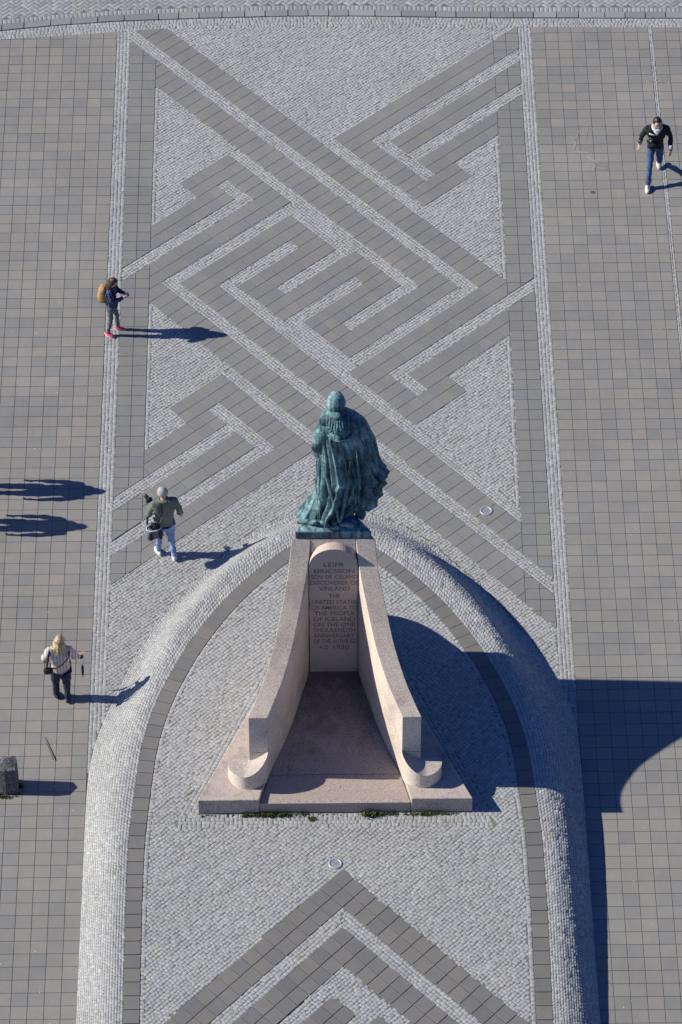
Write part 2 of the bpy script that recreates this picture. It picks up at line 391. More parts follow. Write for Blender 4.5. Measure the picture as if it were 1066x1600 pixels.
# ------------------------------------------------------------------ patterned middle: lattice of two oblique directions
K1=([-60,-8,0,10,22,36,60],[-60.9,-8.03,-.08,9.77,21.78,35.9,60.2])
K2=([-60,-22,-16,-10,-5,0,5,11,24,60],[-59.2,-21.32,-15.47,-9.68,-4.75,0,5,10.82,23.6,59])
def line1(n): return (46.6+.3*np.interp(n,*K1))/.7326          # Y - .929 X = value
def line2(n): return (45.21+.3*np.interp(n,*K2))/.6505         # Y + 1.169 X = value
def node(n2,n1):
    a=line1(n1); b=line2(n2); x=(b-a)/(1.169+.929); return (float(x),float(a+.929*x))
def inv(x,y):
    v1=((y-.929*x)*.7326-46.6)/.3; v2=((y+1.169*x)*.6505-45.21)/.3
    return np.interp(v2,K2[1],K2[0]), np.interp(v1,K1[1],K1[0])
def zone(a,b):
    """a,b integer lattice cell (n2,n1): 0 slab, 1 sett field, 2 strip along '/', 3 strip along '\\'"""
    if a==-1 and b>=22: return 1
    if a==5 and (b>=18 or b<=7): return 1
    if a==-17 and b>=5: return 1
    if a==-17 and b<=-6: return 1
    if a<=-17:
        if b<=-6: return 1
        if a==-17: return 3
        if a==-20 and -3<=b<=2: return 3
        if b in (0,-3) and a<=-20: return 2
        if b>=5: return 1
        if a<=-23 and b>=3: return 1
        return 0
    if a==-14 and b<=14: return 3
    if a==-11 and b<=11: return 3
    if a==-10 and -1<=b<=5: return 3
    if a==2 and b>=-1: return 3
    if b==-1 and -10<=a<=2: return 2
    if a==-1 and b>=2: return 3
    if a==-2 and 8<=b<=14: return 3
    if b==17 and a<=-4: return 2
    if a==-4 and 17<=b<=19: return 3
    if b==14 and -14<=a<=-2: return 2
    if b==11 and -11<=a<=-5: return 2
    if b==8 and -8<=a<=-2: return 2
    if b==5 and -10<=a<=-4: return 2
    if b==2 and -7<=a<=-1: return 2
    if a==5: return 3 if b>=8 or True else 0
    if a<=-2 and b>=22: return 1
    if a<=-7 and b>=20: return 1
    if a>=5:
        if b>=18: return 1
        if b==15 and a>=8: return 2
        if a==8 and 10<=b<=15: return 3
        if b==12 and a>=8: return 2
        if a>=11 and b<=9: return 1
        if b<=7: return 1
        return 0
    if b==-4 and a>=-8: return 2
    if a==-8 and -6<=b<=-4: return 3
    if a>=-5 and b<=-7: return 1
    if a>=-10 and b<=-9: return 1
    return 0
pat=Paving('pavement_pattern',M['slab_diag'],gap=.0045)
def clipx(p,x0,x1): return clip_hp(clip_hp(list(p),-1,0,-x0),1,0,x1)
for a in range(-48,48):
    for b in range(-48,48):
        q=[node(a,b),node(a+1,b),node(a+1,b+1),node(a,b+1)]
        xs=[p[0] for p in q]; ys=[p[1] for p in q]
        if max(xs)<XLi or min(xs)>XRb or max(ys)<56 or min(ys)>75.9: continue
        if a==5 and b<8 and False: continue
        if zone(a,b): continue
        if a>=5 and b>=18: continue
        full='D%d'%0 if False else None
        q2=clipx(q,XLi if (a in (3,4) and b>=30) else XLb,XRb)
        if len(q2)<3: continue
        if max(ys)>75.2: q2=topclip(q2) if len(q2)>2 else q2
        if len(q2)<3: continue
        pat.add(q2,None)
# slab columns beside the pattern, cut by the pale strips that run out into the border strips
def cutlist(q,side):
    ps=[q]
    def cut(ps,a,b,lo,hi):
        o=[]
        for p in ps:
            u=clip_hp(list(p),a,b,lo); v=clip_hp(list(p),-a,-b,-hi)
            o+=[x for x in (u,v) if len(x)>2 and area(x)>.0015]
        return o
    if side=='L':
        for n in (17,0,-3): ps=cut(ps,-.929,1,line1(n),line1(n+1))
        o=[]
        for p in ps:
            v=clip_hp(list(p),.929,-1,-line1(-5))
            v=clip_hp(v,1.169,1,line2(2)) if len(v)>2 else v
            if len(v)>2: o.append(v)
        return o
    for n in (15,12,-4): ps=cut(ps,-.929,1,line1(n),line1(n+1))
    ps=cut(ps,1.169,1,line2(-14),line2(-13))
    o=[]
    for p in ps:
        v=clip_hp(list(p),-1.169,-1,-line2(-16)); v=clip_hp(v,-.929,1,line1(18)) if len(v)>2 else v
        if len(v)>2: o.append(v)
    return o
for side,xs,off in (('L',[(XLi,(XLi+XLb)/2),((XLi+XLb)/2,XLb)],0),('R',[(XRb,(XRb+XRi)/2),((XRb+XRi)/2,XRi)],-.3*.699)):
    y=Y0+.6+off
    while y>56:
        for a,b in xs:
            q=[(a,y-.3),(b,y-.3),(b,y),(a,y)]
            if y-.3>kt(a): continue
            if y>min(kt(a),kt(b)): q=topclip(q)
            if len(q)<3: continue
            for p in cutlist(q,side): pat.add(p,None)
        y-=.3
left.build(); right.build(); pat.build()

# ------------------------------------------------------------------ setts
def sett_mesh(name,cx,cy,ux,uy,la,lb,zf,matl,parent=None,top=.003,bed=-.004,jit=.0065,hj=.0011,tintsd=.075):
    """cx,cy centres; (ux,uy) unit row direction per stone; la,lb half sizes"""
    n=len(cx); ex=np.array([-1,1,1,-1]); ey=np.array([-1,-1,1,1])
    sa=la[:,None]*ex; sb=lb[:,None]*ey
    ja=RS.uniform(-jit,jit,(n,4)); jb=RS.uniform(-jit,jit,(n,4)); sa=sa+ja; sb=sb+jb
    dz=RS.normal(0,hj,(n,1)); tl=RS.normal(0,hj*.6,(n,4))
    rings=[]
    for f,z in ((1.0,bed),(1.0,top-.0018),(.93,top)):
        X=cx[:,None]+f*(sa*ux[:,None]-sb*uy[:,None]); Y=cy[:,None]+f*(sa*uy[:,None]+sb*ux[:,None])
        Z=zf(X.ravel(),Y.ravel()).reshape(n,4)+z+(dz+tl if z>bed else 0)
        rings.append(np.stack([X,Y,Z],-1))
    V=np.concatenate(rings,1).reshape(-1,3)
    f=[]
    for r in (0,1):
        for i in range(4): f.append((r*4+i,r*4+(i+1)%4,(r+1)*4+(i+1)%4,(r+1)*4+i))
    f.append((8,9,10,11)); f=np.array(f)
    F=(np.arange(n)[:,None,None]*12+f[None]).reshape(-1,4)
    t=np.repeat(np.clip(RS.normal(0,tintsd,n),-.42,.38),12)
    o=bulk(name,V,F,matl,t,parent); tag(o,kind='stuff'); return o
flat=lambda x,y: np.zeros_like(x)
def lattice(x0,x1,y0,y1,ang,s=.071,off=True,sl=1.06):
    """running-bond stones covering the box, rows along ang"""
    c,si=math.cos(ang),math.sin(ang); cxm,cym=(x0+x1)/2,(y0+y1)/2; r=math.hypot(x1-x0,y1-y0)/2+.2
    rows=np.arange(-r,r,s); X=[];Y=[];A=[];B=[]
    for k,v in enumerate(rows):
        u=-r+RS.uniform(0,s)
        n=int(2*r/(s*sl))+2; w_=s*sl*np.clip(RS.normal(1,.13,n),.72,1.4); e=u+np.cumsum(w_); m_=e-w_/2
        vv=v+.004*np.sin(m_*2.3+k*.4)+.003*np.sin(m_*5.1+k*1.3)+RS.normal(0,.0045,n)
        X.append(cxm+m_*c-vv*si); Y.append(cym+m_*si+vv*c); A.append(w_/2); B.append(np.full(n,s/2))
    X=np.concatenate(X);Y=np.concatenate(Y);A=np.concatenate(A);B=np.concatenate(B)
    k=(X>x0)&(X<x1)&(Y>y0)&(Y<y1); return X[k],Y[k],A[k],B[k]
G=.0020
def zones(x,y):
    a,b=inv(x,y); a=np.floor(a).astype(int); b=np.floor(b).astype(int)
    tab=np.zeros((160,160),int)
    for i in range(-80,80):
        for j in range(-80,80): tab[i+80,j+80]=zone(i,j)
    return tab[np.clip(a+80,0,159),np.clip(b+80,0,159)],a,b
sets=[]
# middle field
for ang,codes in ((math.atan(.929),(1,2)),(math.atan(-1.169),(3,))):
    X,Y,A,B=lattice(XLi,XRi,53.0,75.9,ang)
    c_,s_=math.cos(ang),math.sin(ang); col=(X<XLb-.03)|(X>XRb+.03); keep=np.zeros(len(X),bool)
    z0=zones(X,Y)[0]; own=np.isin(z0,(1,2,3))
    for du,dv in ((0,0),(0,.033),(0,-.033),(.03,0),(-.03,0)):
        k_=np.isin(zones(X+du*c_-dv*s_,Y+du*s_+dv*c_)[0],codes)
        keep|=k_ if du==dv==0 else (k_&~own)
    keep&=~col
    # border columns: only where strips or the end fields cross
    L1=Y-.929*X; L2=Y+1.169*X
    if 1 in codes:
        inL=np.zeros(len(X),bool)
        for n in (17,0,-3): inL|=(L1>line1(n))&(L1<line1(n+1))
        inL|=L1<line1(-5)
        keep|=(X<XLb)&inL
        inR=np.zeros(len(X),bool)
        for n in (15,12,-4): inR|=(L1>line1(n))&(L1<line1(n+1))
        inR|=(L2<line2(-16))|(L1>line1(18))
        keep|=(X>XRb)&inR&~((L2>line2(-14))&(L2<line2(-13)))
        keep|=(Y>75.2)&(Y>kt(X))&(Y<kl(X)-.0)&False
    else:
        keep|=(X>XRb)&(L2>line2(-14))&(L2<line2(-13))
        keep|=(X<XLb)&(L2>line2(2))&(L2<line2(3)+.02)
        keep&=True
    keep&=(Y<kt(X)-.0)
    keep&=~(((np.abs(X-XLb)<.078)|(np.abs(X-XRb)<.078))&(z0==1)&(Y>59.6)&(X>XLb-.01)&(X<XRb+.01))
    keep&=~inside(FOOT,X,Y)
    sets.append((X[keep],Y[keep],A[keep],B[keep],np.full(keep.sum(),ang)))
for xe in (XLb+.040,XRb-.040):
    n=260; w_=.083*np.clip(RS.normal(1,.14,n),.7,1.4); e=56+np.cumsum(w_); Y=e-w_/2; X=np.full(n,xe)+RS.normal(0,.002,n)
    k=(zones(X,Y)[0]==1)&(Y>59.6)&(Y<kt(X))&~inside(FOOT,X,Y); sets.append((X[k],Y[k],(w_/2)[k],np.full(k.sum(),.039),np.full(k.sum(),math.pi/2)))
# border strips (rows along y)
for x0,x1 in ((XL,XLi),(XRi,XR),(7.822,7.913)):
    X,Y,A,B=lattice(x0-.2,x1+.2,YB,75.5,math.pi/2)
    nr=max(2,round((x1-x0)/.077)); 
    xs=[];ys=[];as_=[];bs=[]
    for r in range(nr):
        n=int((75.6-YB)/.083); w_=.083*np.clip(RS.normal(1,.14,n),.7,1.4); e=YB+RS.uniform(0,.08)+np.cumsum(w_)
        xs.append(np.full(n,x0+(r+.5)*(x1-x0)/nr)+RS.normal(0,.002,n)); ys.append(e-w_/2); as_.append(w_/2); bs.append(np.full(n,(x1-x0)/nr/2))
    X=np.concatenate(xs);Y=np.concatenate(ys);A=np.concatenate(as_);B=np.concatenate(bs)
    k=(Y<kt(X))&~inside(FOOT,X,Y); sets.append((X[k],Y[k],A[k],B[k],np.full(k.sum(),math.pi/2)))
# rows under the kerb
for r in range(4):
    n=int(22/.08); w_=.08*np.clip(RS.normal(1,.14,n),.7,1.4); X=-11+np.cumsum(w_)
    a=kt(X);b=kl(X); Y=a+(b-a)*(r+.5)/4; sl=np.arctan((kl(X+.1)-kl(X-.1))/.2)
    k=X<11; sets.append((X[k],Y[k],(w_/2)[k],((b-a)/8)[k],sl[k]))
cat=[np.concatenate([s[i] for s in sets]) for i in range(5)]
sb=MB()
for seg in range(22):
    x0=-11+seg;x1=x0+1; sb.add([(x0,YB,-.004),(x1,YB,-.004),(x1,float(kl(x1)),-.004),(x0,float(kl(x0)),-.004)],[(0,1,2,3)])
sett_root=tag(sb.build('sett_paving',M['cjoint']),kind='structure')
sett_mesh('setts',cat[0],cat[1],np.cos(cat[4]),np.sin(cat[4]),cat[2]-G,cat[3]-G,flat,M['cobble'],sett_root)

# ------------------------------------------------------------------ raised platform
U=np.linspace(0,1,500); T=np.linspace(0,1,22)
VV=[]
for t in T:
    p,z=bank(U,np.full(len(U),t)); VV.append(np.c_[p,z-.005])
VV=np.concatenate(VV); nU=len(U)
F=[(j*nU+i,j*nU+i+1,(j+1)*nU+i+1,(j+1)*nU+i) for j in range(len(T)-1) for i in range(nU-1)]
plat=bulk('platform_bank',VV,F,M['cjoint']); tag(plat,kind='structure')
# stones on the bank
lenU=np.hypot(*np.diff(param(FOOT,np.linspace(0,1,400)),axis=0).T).sum()
rows=[];tc_=0.0
uu=np.array([.12]); 
# arc length across the bank at a typical section
ts=np.linspace(0,1,200)
pm,zm=bank(np.full(200,.2),ts); arc=np.r_[0,np.cumsum(np.sqrt(np.sum(np.diff(pm,axis=0)**2,axis=1)+np.diff(zm)**2))]
nrow=int(round(arc[-1]/.069)); te=np.interp(np.linspace(0,arc[-1],nrow+1),arc,ts)
us=[];t0s=[];t1s=[];wu=[]
for r in range(nrow):
    tmid=(te[r]+te[r+1])/2
    Lr=np.hypot(*np.diff(bank(np.linspace(0,1,300),np.full(300,tmid))[0],axis=0).T).sum()
    n=int(Lr/.073); w_=np.clip(RS.normal(1,.14,n),.7,1.4); w_=w_/w_.sum(); e=np.cumsum(w_)
    us.append(e-w_/2); wu.append(w_/2-.0028/Lr); t0s.append(np.full(n,te[r])); t1s.append(np.full(n,te[r+1]))
us=np.concatenate(us);wu=np.concatenate(wu);t0s=np.concatenate(t0s);t1s=np.concatenate(t1s); n=len(us)
tm=(t0s+t1s)/2; th=(t1s-t0s)/2*.93
sa=wu[:,None]*np.array([-1,1,1,-1])+RS.uniform(-.005,.005,(n,4))/lenU; sbb=th[:,None]*np.array([-1,-1,1,1])*(1+RS.uniform(-.08,.08,(n,4)))
rings=[]; dz=RS.normal(0,.0014,(n,1))
for f,zz in ((1,-.02),(1,.0018),(.93,.004)):
    uq=(us[:,None]+sa*f).ravel(); tq=np.clip(tm[:,None]+sbb*f,0,1).ravel()
    p,z=bank(np.clip(uq,0,1),tq); Z=z.reshape(n,4)+zz+(dz+RS.normal(0,.001,(n,4)) if zz>-.02 else 0)
    rings.append(np.stack([p[:,0].reshape(n,4),p[:,1].reshape(n,4),Z],-1))
V=np.concatenate(rings,1).reshape(-1,3)
f=[(r*4+i,r*4+(i+1)%4,(r+1)*4+(i+1)%4,(r+1)*4+i) for r in (0,1) for i in range(4)]+[(8,9,10,11)]
F=(np.arange(n)[:,None,None]*12+np.array(f)[None]).reshape(-1,4)
t=np.repeat(np.clip(RS.normal(0.06,.075,n),-.4,.38),12)
o=bulk('bank_setts',V,F,M['cobble'],t,plat); tag(o,kind='stuff')

# level top of the platform
H0=lambda x,y: h0(y)
pv=[];pf=[]
for i in range(len(BOUT)//2):
    a=BOUT[i]; b=BOUT[-1-i]
    pv+= [(a[0],a[1],float(h0(a[1]))-.004),((a[0]+b[0])/2,(a[1]+b[1])/2,float(h0((a[1]+b[1])/2))-.004),(b[0],b[1],float(h0(b[1]))-.004)]
    if i: 
        k=3*i; pf+=[(k-3,k-2,k+1,k),(k-2,k-1,k+2,k+1)]
ptop=bulk('platform_top',pv,pf,M['cjoint']); tag(ptop,kind='structure')
# curved slab band
bandp=Paving('platform_slab_band',M['band'],lambda x,y: float(h0(y))+.0,top=.008)
BL=np.hypot(*np.diff(BOUT,axis=0).T).sum(); nb=int(BL/.302)
u=np.linspace(0,1,nb+1); a=param(BOUT,u); dd=param(BOUT,np.clip(u+.002,0,1))-param(BOUT,np.clip(u-.002,0,1)); dd/=np.hypot(dd[:,0],dd[:,1])[:,None]; b=a+np.c_[dd[:,1],-dd[:,0]]*.298
for i in range(nb): bandp.add([tuple(a[i]),tuple(a[i+1]),tuple(b[i+1]),tuple(b[i])],None)
bandp.build('band_slab')
# chevrons
chev=Paving('platform_chevron_slabs',M['band'],lambda x,y: float(h0(y))+.0,top=.008)
AX,AY,SL=.60,50.07,1.065; CS=1/math.hypot(1,SL)
def cnode(r,l):
    # r,l distances below the two arms
    r*=.3;l*=.3; yy=AY-(r+l)/(2*CS); xx=AX+(l-r)/(2*CS*SL); return (xx,yy)
def cinv(x,y): return ((AY-SL*(x-AX))-y)*CS/.3, ((AY+SL*(x-AX))-y)*CS/.3
def cdark(r,l):
    if r<0 or l<0: return False
    mn=min(r,l)
    if mn<2 or 3<=mn<5: return True
    if 6<=l<8 and r>=7: return True
    if 6<=r<8 and l>=9: return True
    return (9<=r and 9<=l and min(r,l)<11)
CHW=3.47
for r in range(0,34):
    for l in range(0,34):
        if not cdark(r,l): continue
        q=[cnode(r,l),cnode(r+1,l),cnode(r+1,l+1),cnode(r,l+1)]
        if min(p[1] for p in q)<YB: continue
        q=clipx(q,CX-CHW,CX+CHW)
        if len(q)>2: chev.add(q,None)
chev.build('chevron_slab')
# setts on the level top
def slab_dist(x,y):
    """signed distance outside the monument's foot outline (front edge and flared sides)"""
    hx=np.abs(x-CX); side=(hx-(2.545-.427*(y-51.38)))/math.hypot(1,.427); front=51.38-y
    return np.maximum(np.maximum(side,front),y-55.75)
X,Y,A,B=lattice(CX-4,CX+4,YB,58.4,R(45),.072)
r,l=cinv(X,Y); rr=np.floor(r).astype(int); ll=np.floor(l).astype(int)
dark=np.array([cdark(a,b) for a,b in zip(rr,ll)])
sdv=slab_dist(X,Y)
k=inside(BIN9,X,Y)&~dark&(sdv>.30)&~((r>2)&(r<3)&(l>2))&~((l>2)&(l<3)&(r>2))
S2=[(X[k],Y[k],A[k],B[k],np.full(k.sum(),R(45)))]
for ang,c_ in ((-math.atan(SL),0),(math.atan(SL),1)):
    X,Y,A,B=lattice(CX-4,CX+4,YB,50.2,ang,.0765); r,l=cinv(X,Y)
    k=((r>2)&(r<3)&(l>=r)) if c_==0 else ((l>2)&(l<3)&(r>l)); k&=np.abs(X-CX)<CHW+.04
    S2.append((X[k],Y[k],A[k],B[k],np.full(k.sum(),ang)))
# border course beside the slab band and courses round the monument foot
bu=[];P=BIN; 
u=np.cumsum(np.clip(RS.normal(1,.13,3000),.7,1.3)*.08)/np.hypot(*np.diff(P,axis=0).T).sum(); u=u[u<1]
q=param(P,u); q2=param(P,u+.001); dr=q2-q; an=np.arctan2(dr[:,1],dr[:,0]); q=q+np.c_[np.sin(an),-np.cos(an)]*.045
S2.append((q[:,0],q[:,1],np.full(len(u),.038),np.full(len(u),.04),an))
for s_ in (-1,1):
    Lx=np.array([2.545,0.72]); Ly=np.array([51.38,55.65]); Ln=math.hypot(1.825,4.27); ang=math.atan2(4.27,-1.825)
    for row in range(4):
        w_=np.clip(RS.normal(1,.13,60),.7,1.3)*.082; e=np.cumsum(w_)+RS.uniform(-.4,-.3)
        nx,ny=math.sin(ang),-math.cos(ang); dd=.035+row*.078
        hx=2.545+math.cos(ang)*e+nx*dd; yy=51.38+math.sin(ang)*e+ny*dd
        k=(e<4.7)&(yy>51.38)
        S2.append((CX+s_*hx[k],yy[k],w_[k]/2,np.full(k.sum(),.039),np.full(k.sum(),ang if s_>0 else math.pi-ang)))
for row in range(4):
    w_=np.clip(RS.normal(1,.13,90),.7,1.3)*.085; e=np.cumsum(w_)-2.95; k=e<2.9
    S2.append((CX+e[k],np.full(k.sum(),51.38-.038-row*.078),w_[k]/2,np.full(k.sum(),.039),np.zeros(k.sum())))
cat=[np.concatenate([s[i] for s in S2]) for i in range(5)]
sett_mesh('platform_setts',cat[0],cat[1],np.cos(cat[4]),np.sin(cat[4]),cat[2]-G,cat[3]-G,H0,M['cobble'],ptop)

# ------------------------------------------------------------------ kerb and road at the far edge
kr=MB(); 
for s_ in range(22):
    x0=-11+s_; x1=x0+1
    kr.add([(x0,float(kl(x0)),-.002),(x1,float(kl(x1)),-.002),(x1,float(kl(x1))+.42,.006),(x0,float(kl(x0))+.42,.006)],[(0,1,2,3)])
kerb=tag(kr.build('kerb',M['cjoint']),kind='structure')
x=-9.6
while x<10.6:
    Ln=random.choice([.46,.5,.52,.6,.78]); x1=x+Ln-.022; ya=float(kl(x))+.012; yb_=float(kl(x1))+.012
    mb=MB(); pts=[]
    for i in range(5): t_=i/4; pts.append((x+(x1-x)*t_,ya+(yb_-ya)*t_+random.uniform(-.006,.006)))
    for i in range(4,-1,-1): t_=i/4; pts.append((x+(x1-x)*t_+random.uniform(-.006,.006),ya+(yb_-ya)*t_+.215+random.uniform(-.008,.008)))
    cx_=(x+x1)/2; cy_=ya+.1
    mb.prism([(p-cx_,q-cy_) for p,q in pts],.0,.022+random.uniform(-.003,.003))
    o=mb.build('kerbstone',M['kerb'],kerb); o.location=(cx_,cy_,0); o.color=(1+random.uniform(-.35,.35),0,0,1)
    mod=None; x+=Ln
n=int(20/.1); X=-9.6+(np.arange(n)+.5)*.1; b=kl(X)+.24
sett_mesh('kerb_setts',X,b+.075,np.cos(np.zeros(n)),np.sin(np.arctan((kl(X+.1)-kl(X-.1))/.2)),np.full(n,.045),np.full(n,.072),flat,M['sett'],kerb,top=.012,bed=0,jit=.003,hj=.0005)
rd=MB()
for s_ in range(22):
    x0=-11+s_; x1=x0+1; rd.add([(x0,float(kl(x0))+.40,.001),(x1,float(kl(x1))+.40,.001),(x1,84,.001),(x0,84,.001)],[(0,1,2,3)])
m=M['roadbed']=mat('road_bed',(.12,.12,.12),.95); road=tag(rd.build('road',M['roadbed']),kind='structure')
bx=[];by=[];ba=[]
c45=math.cos(R(45)); w_,l_=.1,.2
for i in range(-90,120):
    for j in range(-90,120):
        for d_ in (0,1):
            # herringbone: unit cell stepping (w,w) diagonal
            if d_==0: u_,v_=i*w_ + 0, i*w_*-1 + j*4*w_*.5
            k_=i; 
            if d_==0: uu_=k_*w_+j*2*w_; vv_=k_*w_-j*2*w_; cu,cv=uu_+l_/2,vv_+w_/2; an=0
            else: uu_=k_*w_+j*2*w_; vv_=k_*w_-j*2*w_; cu,cv=uu_+w_/2+0,vv_+w_+l_/2; an=90
            xx=(cu*c45-cv*c45); yy=(cu*c45+cv*c45)+70
            if -9.5<xx<10 and kl(xx)+.41<yy<kl(xx)+2.2: bx.append(xx);by.append(yy);ba.append(R(45+an))
bx=np.array(bx);by=np.array(by);ba=np.array(ba); n=len(bx)
sett_mesh('road_bricks',bx,by,np.cos(ba),np.sin(ba),np.full(n,.096),np.full(n,.046),flat,M['sett'],road,top=.006,bed=0,jit=.0015,hj=.0004,tintsd=.10)

# ------------------------------------------------------------------ the stone monument
mon=tag(empty('stone_monument',(CX,51.4,.68)),'pink granite monument shaped like a ship prow with two curved walls','monument')
MO=Vector((CX,51.4,.68))
def mpart(mb,name,m_,parent=None,label=None):
    mb.v=[(x-MO.x,y-MO.y,z-MO.z) for x,y,z in mb.v]
    o=mb.build(name,m_,parent or mon)
    if label: o['label']=label
    return o
ZT=([52.05,52.25,52.45,52.69,52.98,53.3,53.62,53.84,54.1,54.3,54.5],[2.58,2.60,2.66,2.78,2.96,3.19,3.49,3.70,3.98,4.26,4.75])
HW=([52.05,52.24,52.45,52.69,52.98,53.3,53.62,53.84,54.1,54.5],[1.59,1.52,1.44,1.33,1.22,1.105,1.015,.95,.87,.765])
def smoothtab(T,y,w_=.12): return float(np.mean([np.interp(y+d,*T) for d in np.linspace(-w_,w_,7)])) if T[0][0]+w_<y<T[0][-1]-w_ else float(np.interp(y,*T))
zt=lambda y: smoothtab(ZT,y); hw=lambda y: smoothtab(HW,y)
def bevel_obj(o,wd=.012,seg=2):
    b=o.modifiers.new('bevel','BEVEL'); b.width=wd; b.segments=seg; b.limit_method='ANGLE'; b.angle_limit=R(35); return o
def wall_block(s_,ya,yb,zlo,zhi):
    """one block of a side wall; zlo/zhi functions of y"""
    ys=np.linspace(ya,yb,max(3,int((yb-ya)/.07))); mb=MB(); V=[];F=[]
    for y in ys:
        o_=hw(y); i_=o_-.35
        V+=[(CX+s_*o_,y,zlo(y)),(CX+s_*o_,y,zhi(y)),(CX+s_*i_,y,zhi(y)),(CX+s_*i_,y,zlo(y))]
    for k in range(len(ys)-1):
        for j in range(4): F.append((4*k+j,4*k+(j+1)%4,4*k+4+(j+1)%4,4*k+4+j))
    F+= [(0,1,2,3),tuple(4*(len(ys)-1)+q for q in (3,2,1,0))]
    mb.add(V,F); return mb
for s_ in (-1,1):
    # the wall is laid in blocks: a low course and the curved upper course, with fine joints
    lab='left curved wall block' if s_<0 else 'right curved wall block'
    jz=lambda y: 1.62+(y-52.05)*.02
    for ya,yb in ((52.05,53.30),(53.306,54.5)):
        bevel_obj(mpart(wall_block(s_,ya,yb,lambda y:.62,lambda y:jz(y)-.003),'wall_block',M['granite_wall']),.008)
    for ya,yb in ((52.05,54.5),):
        bevel_obj(mpart(wall_block(s_,ya,yb,lambda y:jz(y)+.003,zt),'wall_block',M['granite_wall']),.010)
# core between the walls with the sloping head, and the prow behind
mb=MB(); hwc=.408
prof=[(54.37,.66),(54.37,4.26),(54.44,4.50),(54.5,4.75),(54.5,.66)]
for x in (-hwc,hwc): mb.v+=[(CX+x,y,z) for y,z in prof]
n=len(prof); mb.f=[tuple(range(n-1,-1,-1)),tuple(range(n,2*n))]+[(i,(i+1)%n,(i+1)%n+n,i+n) for i in range(n)]; mb.m=[0]*len(mb.f); mb.sm=[False]*len(mb.f)
bevel_obj(mpart(mb,'pedestal_core',M['granite_wall']),.008)
def prow(w_,y0,y1,k=1.0,n=9):
    pts=[]
    for i in range(n+1):
        t=i/n; pts.append((w_*(1-t)**.85 if t<1 else .0,y0+(y1-y0)*t))
    return [(CX+a,b) for a,b in pts]+[(CX-a,b) for a,b in pts[::-1][1:]]
mb=MB(); mb.prism(prow(.765,54.506,55.5),.66,4.75); bevel_obj(mpart(mb,'prow_stem',M['granite']),.01)
# stem foot, rounded forward
mb=MB(); zz=[.64,1.36,1.60,1.80,1.98,2.12,2.24,2.32,2.36]; yy=[56.47,56.45,56.38,56.27,56.10,55.92,55.74,55.62,55.54]
P=[prow(1.20-.0*i-(.30*(i/8)**1.6),54.0,y) for i,y in enumerate(yy)]; n=len(P[0]); V=[(x,y,z) for p,z in zip(P,zz) for x,y in p]
mb.add(V,[(j*n+i,j*n+(i+1)%n,(j+1)*n+(i+1)%n,(j+1)*n+i) for j in range(8) for i in range(n)]+[tuple(range(8*n,9*n)),tuple(range(n-1,-1,-1))])
# keep it inside the walls' outer faces
mb.v=[(x,max(y,54.52),z) if z>1.3 else (x,y,z) for x,y,z in mb.v]
mb.v=[(CX+max(-.76,min(.76,x-CX)) if (z>1.3 and y<54.7) else x,y,z) for x,y,z in mb.v]
mpart(mb,'prow_foot',M['granite'])
# text slab with round head
mb=MB(); zb=1.30; zs=4.235; rr=.452; out=[(-rr,zb),(rr,zb),(rr,zs)]
for i in range(1,24): a=math.pi*i/24; out.append((rr*math.cos(a),zs+rr*math.sin(a)))
out.append((-rr,zs)); out=[(a,b) for a,b in out]; n=len(out)
V=[(CX+a,54.30,b) for a,b in out]+[(CX+a,54.49,b) for a,b in out]
mb.add(V,[tuple(range(n)),tuple(range(2*n-1,n-1,-1))]+[(i,i+n,(i+1)%n+n,(i+1)%n) for i in range(n)])
slab=bevel_obj(mpart(mb,'inscription_slab',M['granite_text']),.006)
LINES=[('LEIFR',483,390,580),('EIRICSSON',540,300,675),('SON OF ICELAND',592,270,705),('DISCOVERER OF',645,268,712),('VINLAND',697,345,630),
('THE',765,435,540),('UNITED STATES',820,280,695),('OF AMERICA TO',872,275,700),('THE PEOPLE',923,300,675),('OF ICELAND',975,292,680),
('ON THE ONE',1027,292,680),('THOUSANDTH',1078,290,680),('ANNIVERSARY',1130,290,675),('OF THE ALTHING',1182,290,680),('A D',1235,345,430),('1930',1235,478,625)]
dg=None
for txt,zy,xa,xb in LINES:
    cu=bpy.data.curves.new('t','FONT'); cu.body=txt; cu.size=1; cu.extrude=.0; cu.offset=.012
    to=bpy.data.objects.new('t',cu); C.objects.link(to); bpy.context.view_layer.update()
    dg=bpy.context.evaluated_depsgraph_get(); me=bpy.data.meshes.new_from_object(to.evaluated_get(dg))
    bpy.data.objects.remove(to); bpy.data.curves.remove(cu)
    co=np.zeros(len(me.vertices)*3,np.float32); me.vertices.foreach_get('co',co); co=co.reshape(-1,3)
    x0,x1=co[:,0].min(),co[:,0].max(); y0,y1=co[:,1].min(),co[:,1].max()
    f=84.6+(1.0-(zy-483)/760)*0; px0=440+xa/5.922; px1=440+xb/5.922; pyc=800+zy/5.922
    X0=.037+(px0-483)/84.4; X1=.037+(px1-483)/84.4; zc=4.693-(pyc-858)*.01745; h=.112
    nx=X0+(co[:,0]-x0)/(x1-x0)*(X1-X0); nz=zc-h/2+(co[:,1]-y0)/(y1-y0)*h
    co=np.c_[nx-MO.x,np.full(len(nx),54.2978-MO.y),nz-MO.z].astype(np.float32); me.vertices.foreach_set('co',co.ravel()); me.update()
    me.name='inscription'; me.materials.clear(); me.materials.append(M['letter'])
    o=bpy.data.objects.new('inscription',me); C.objects.link(o); o.parent=slab; o['label']='inscription reading '+' '.join(txt.split())
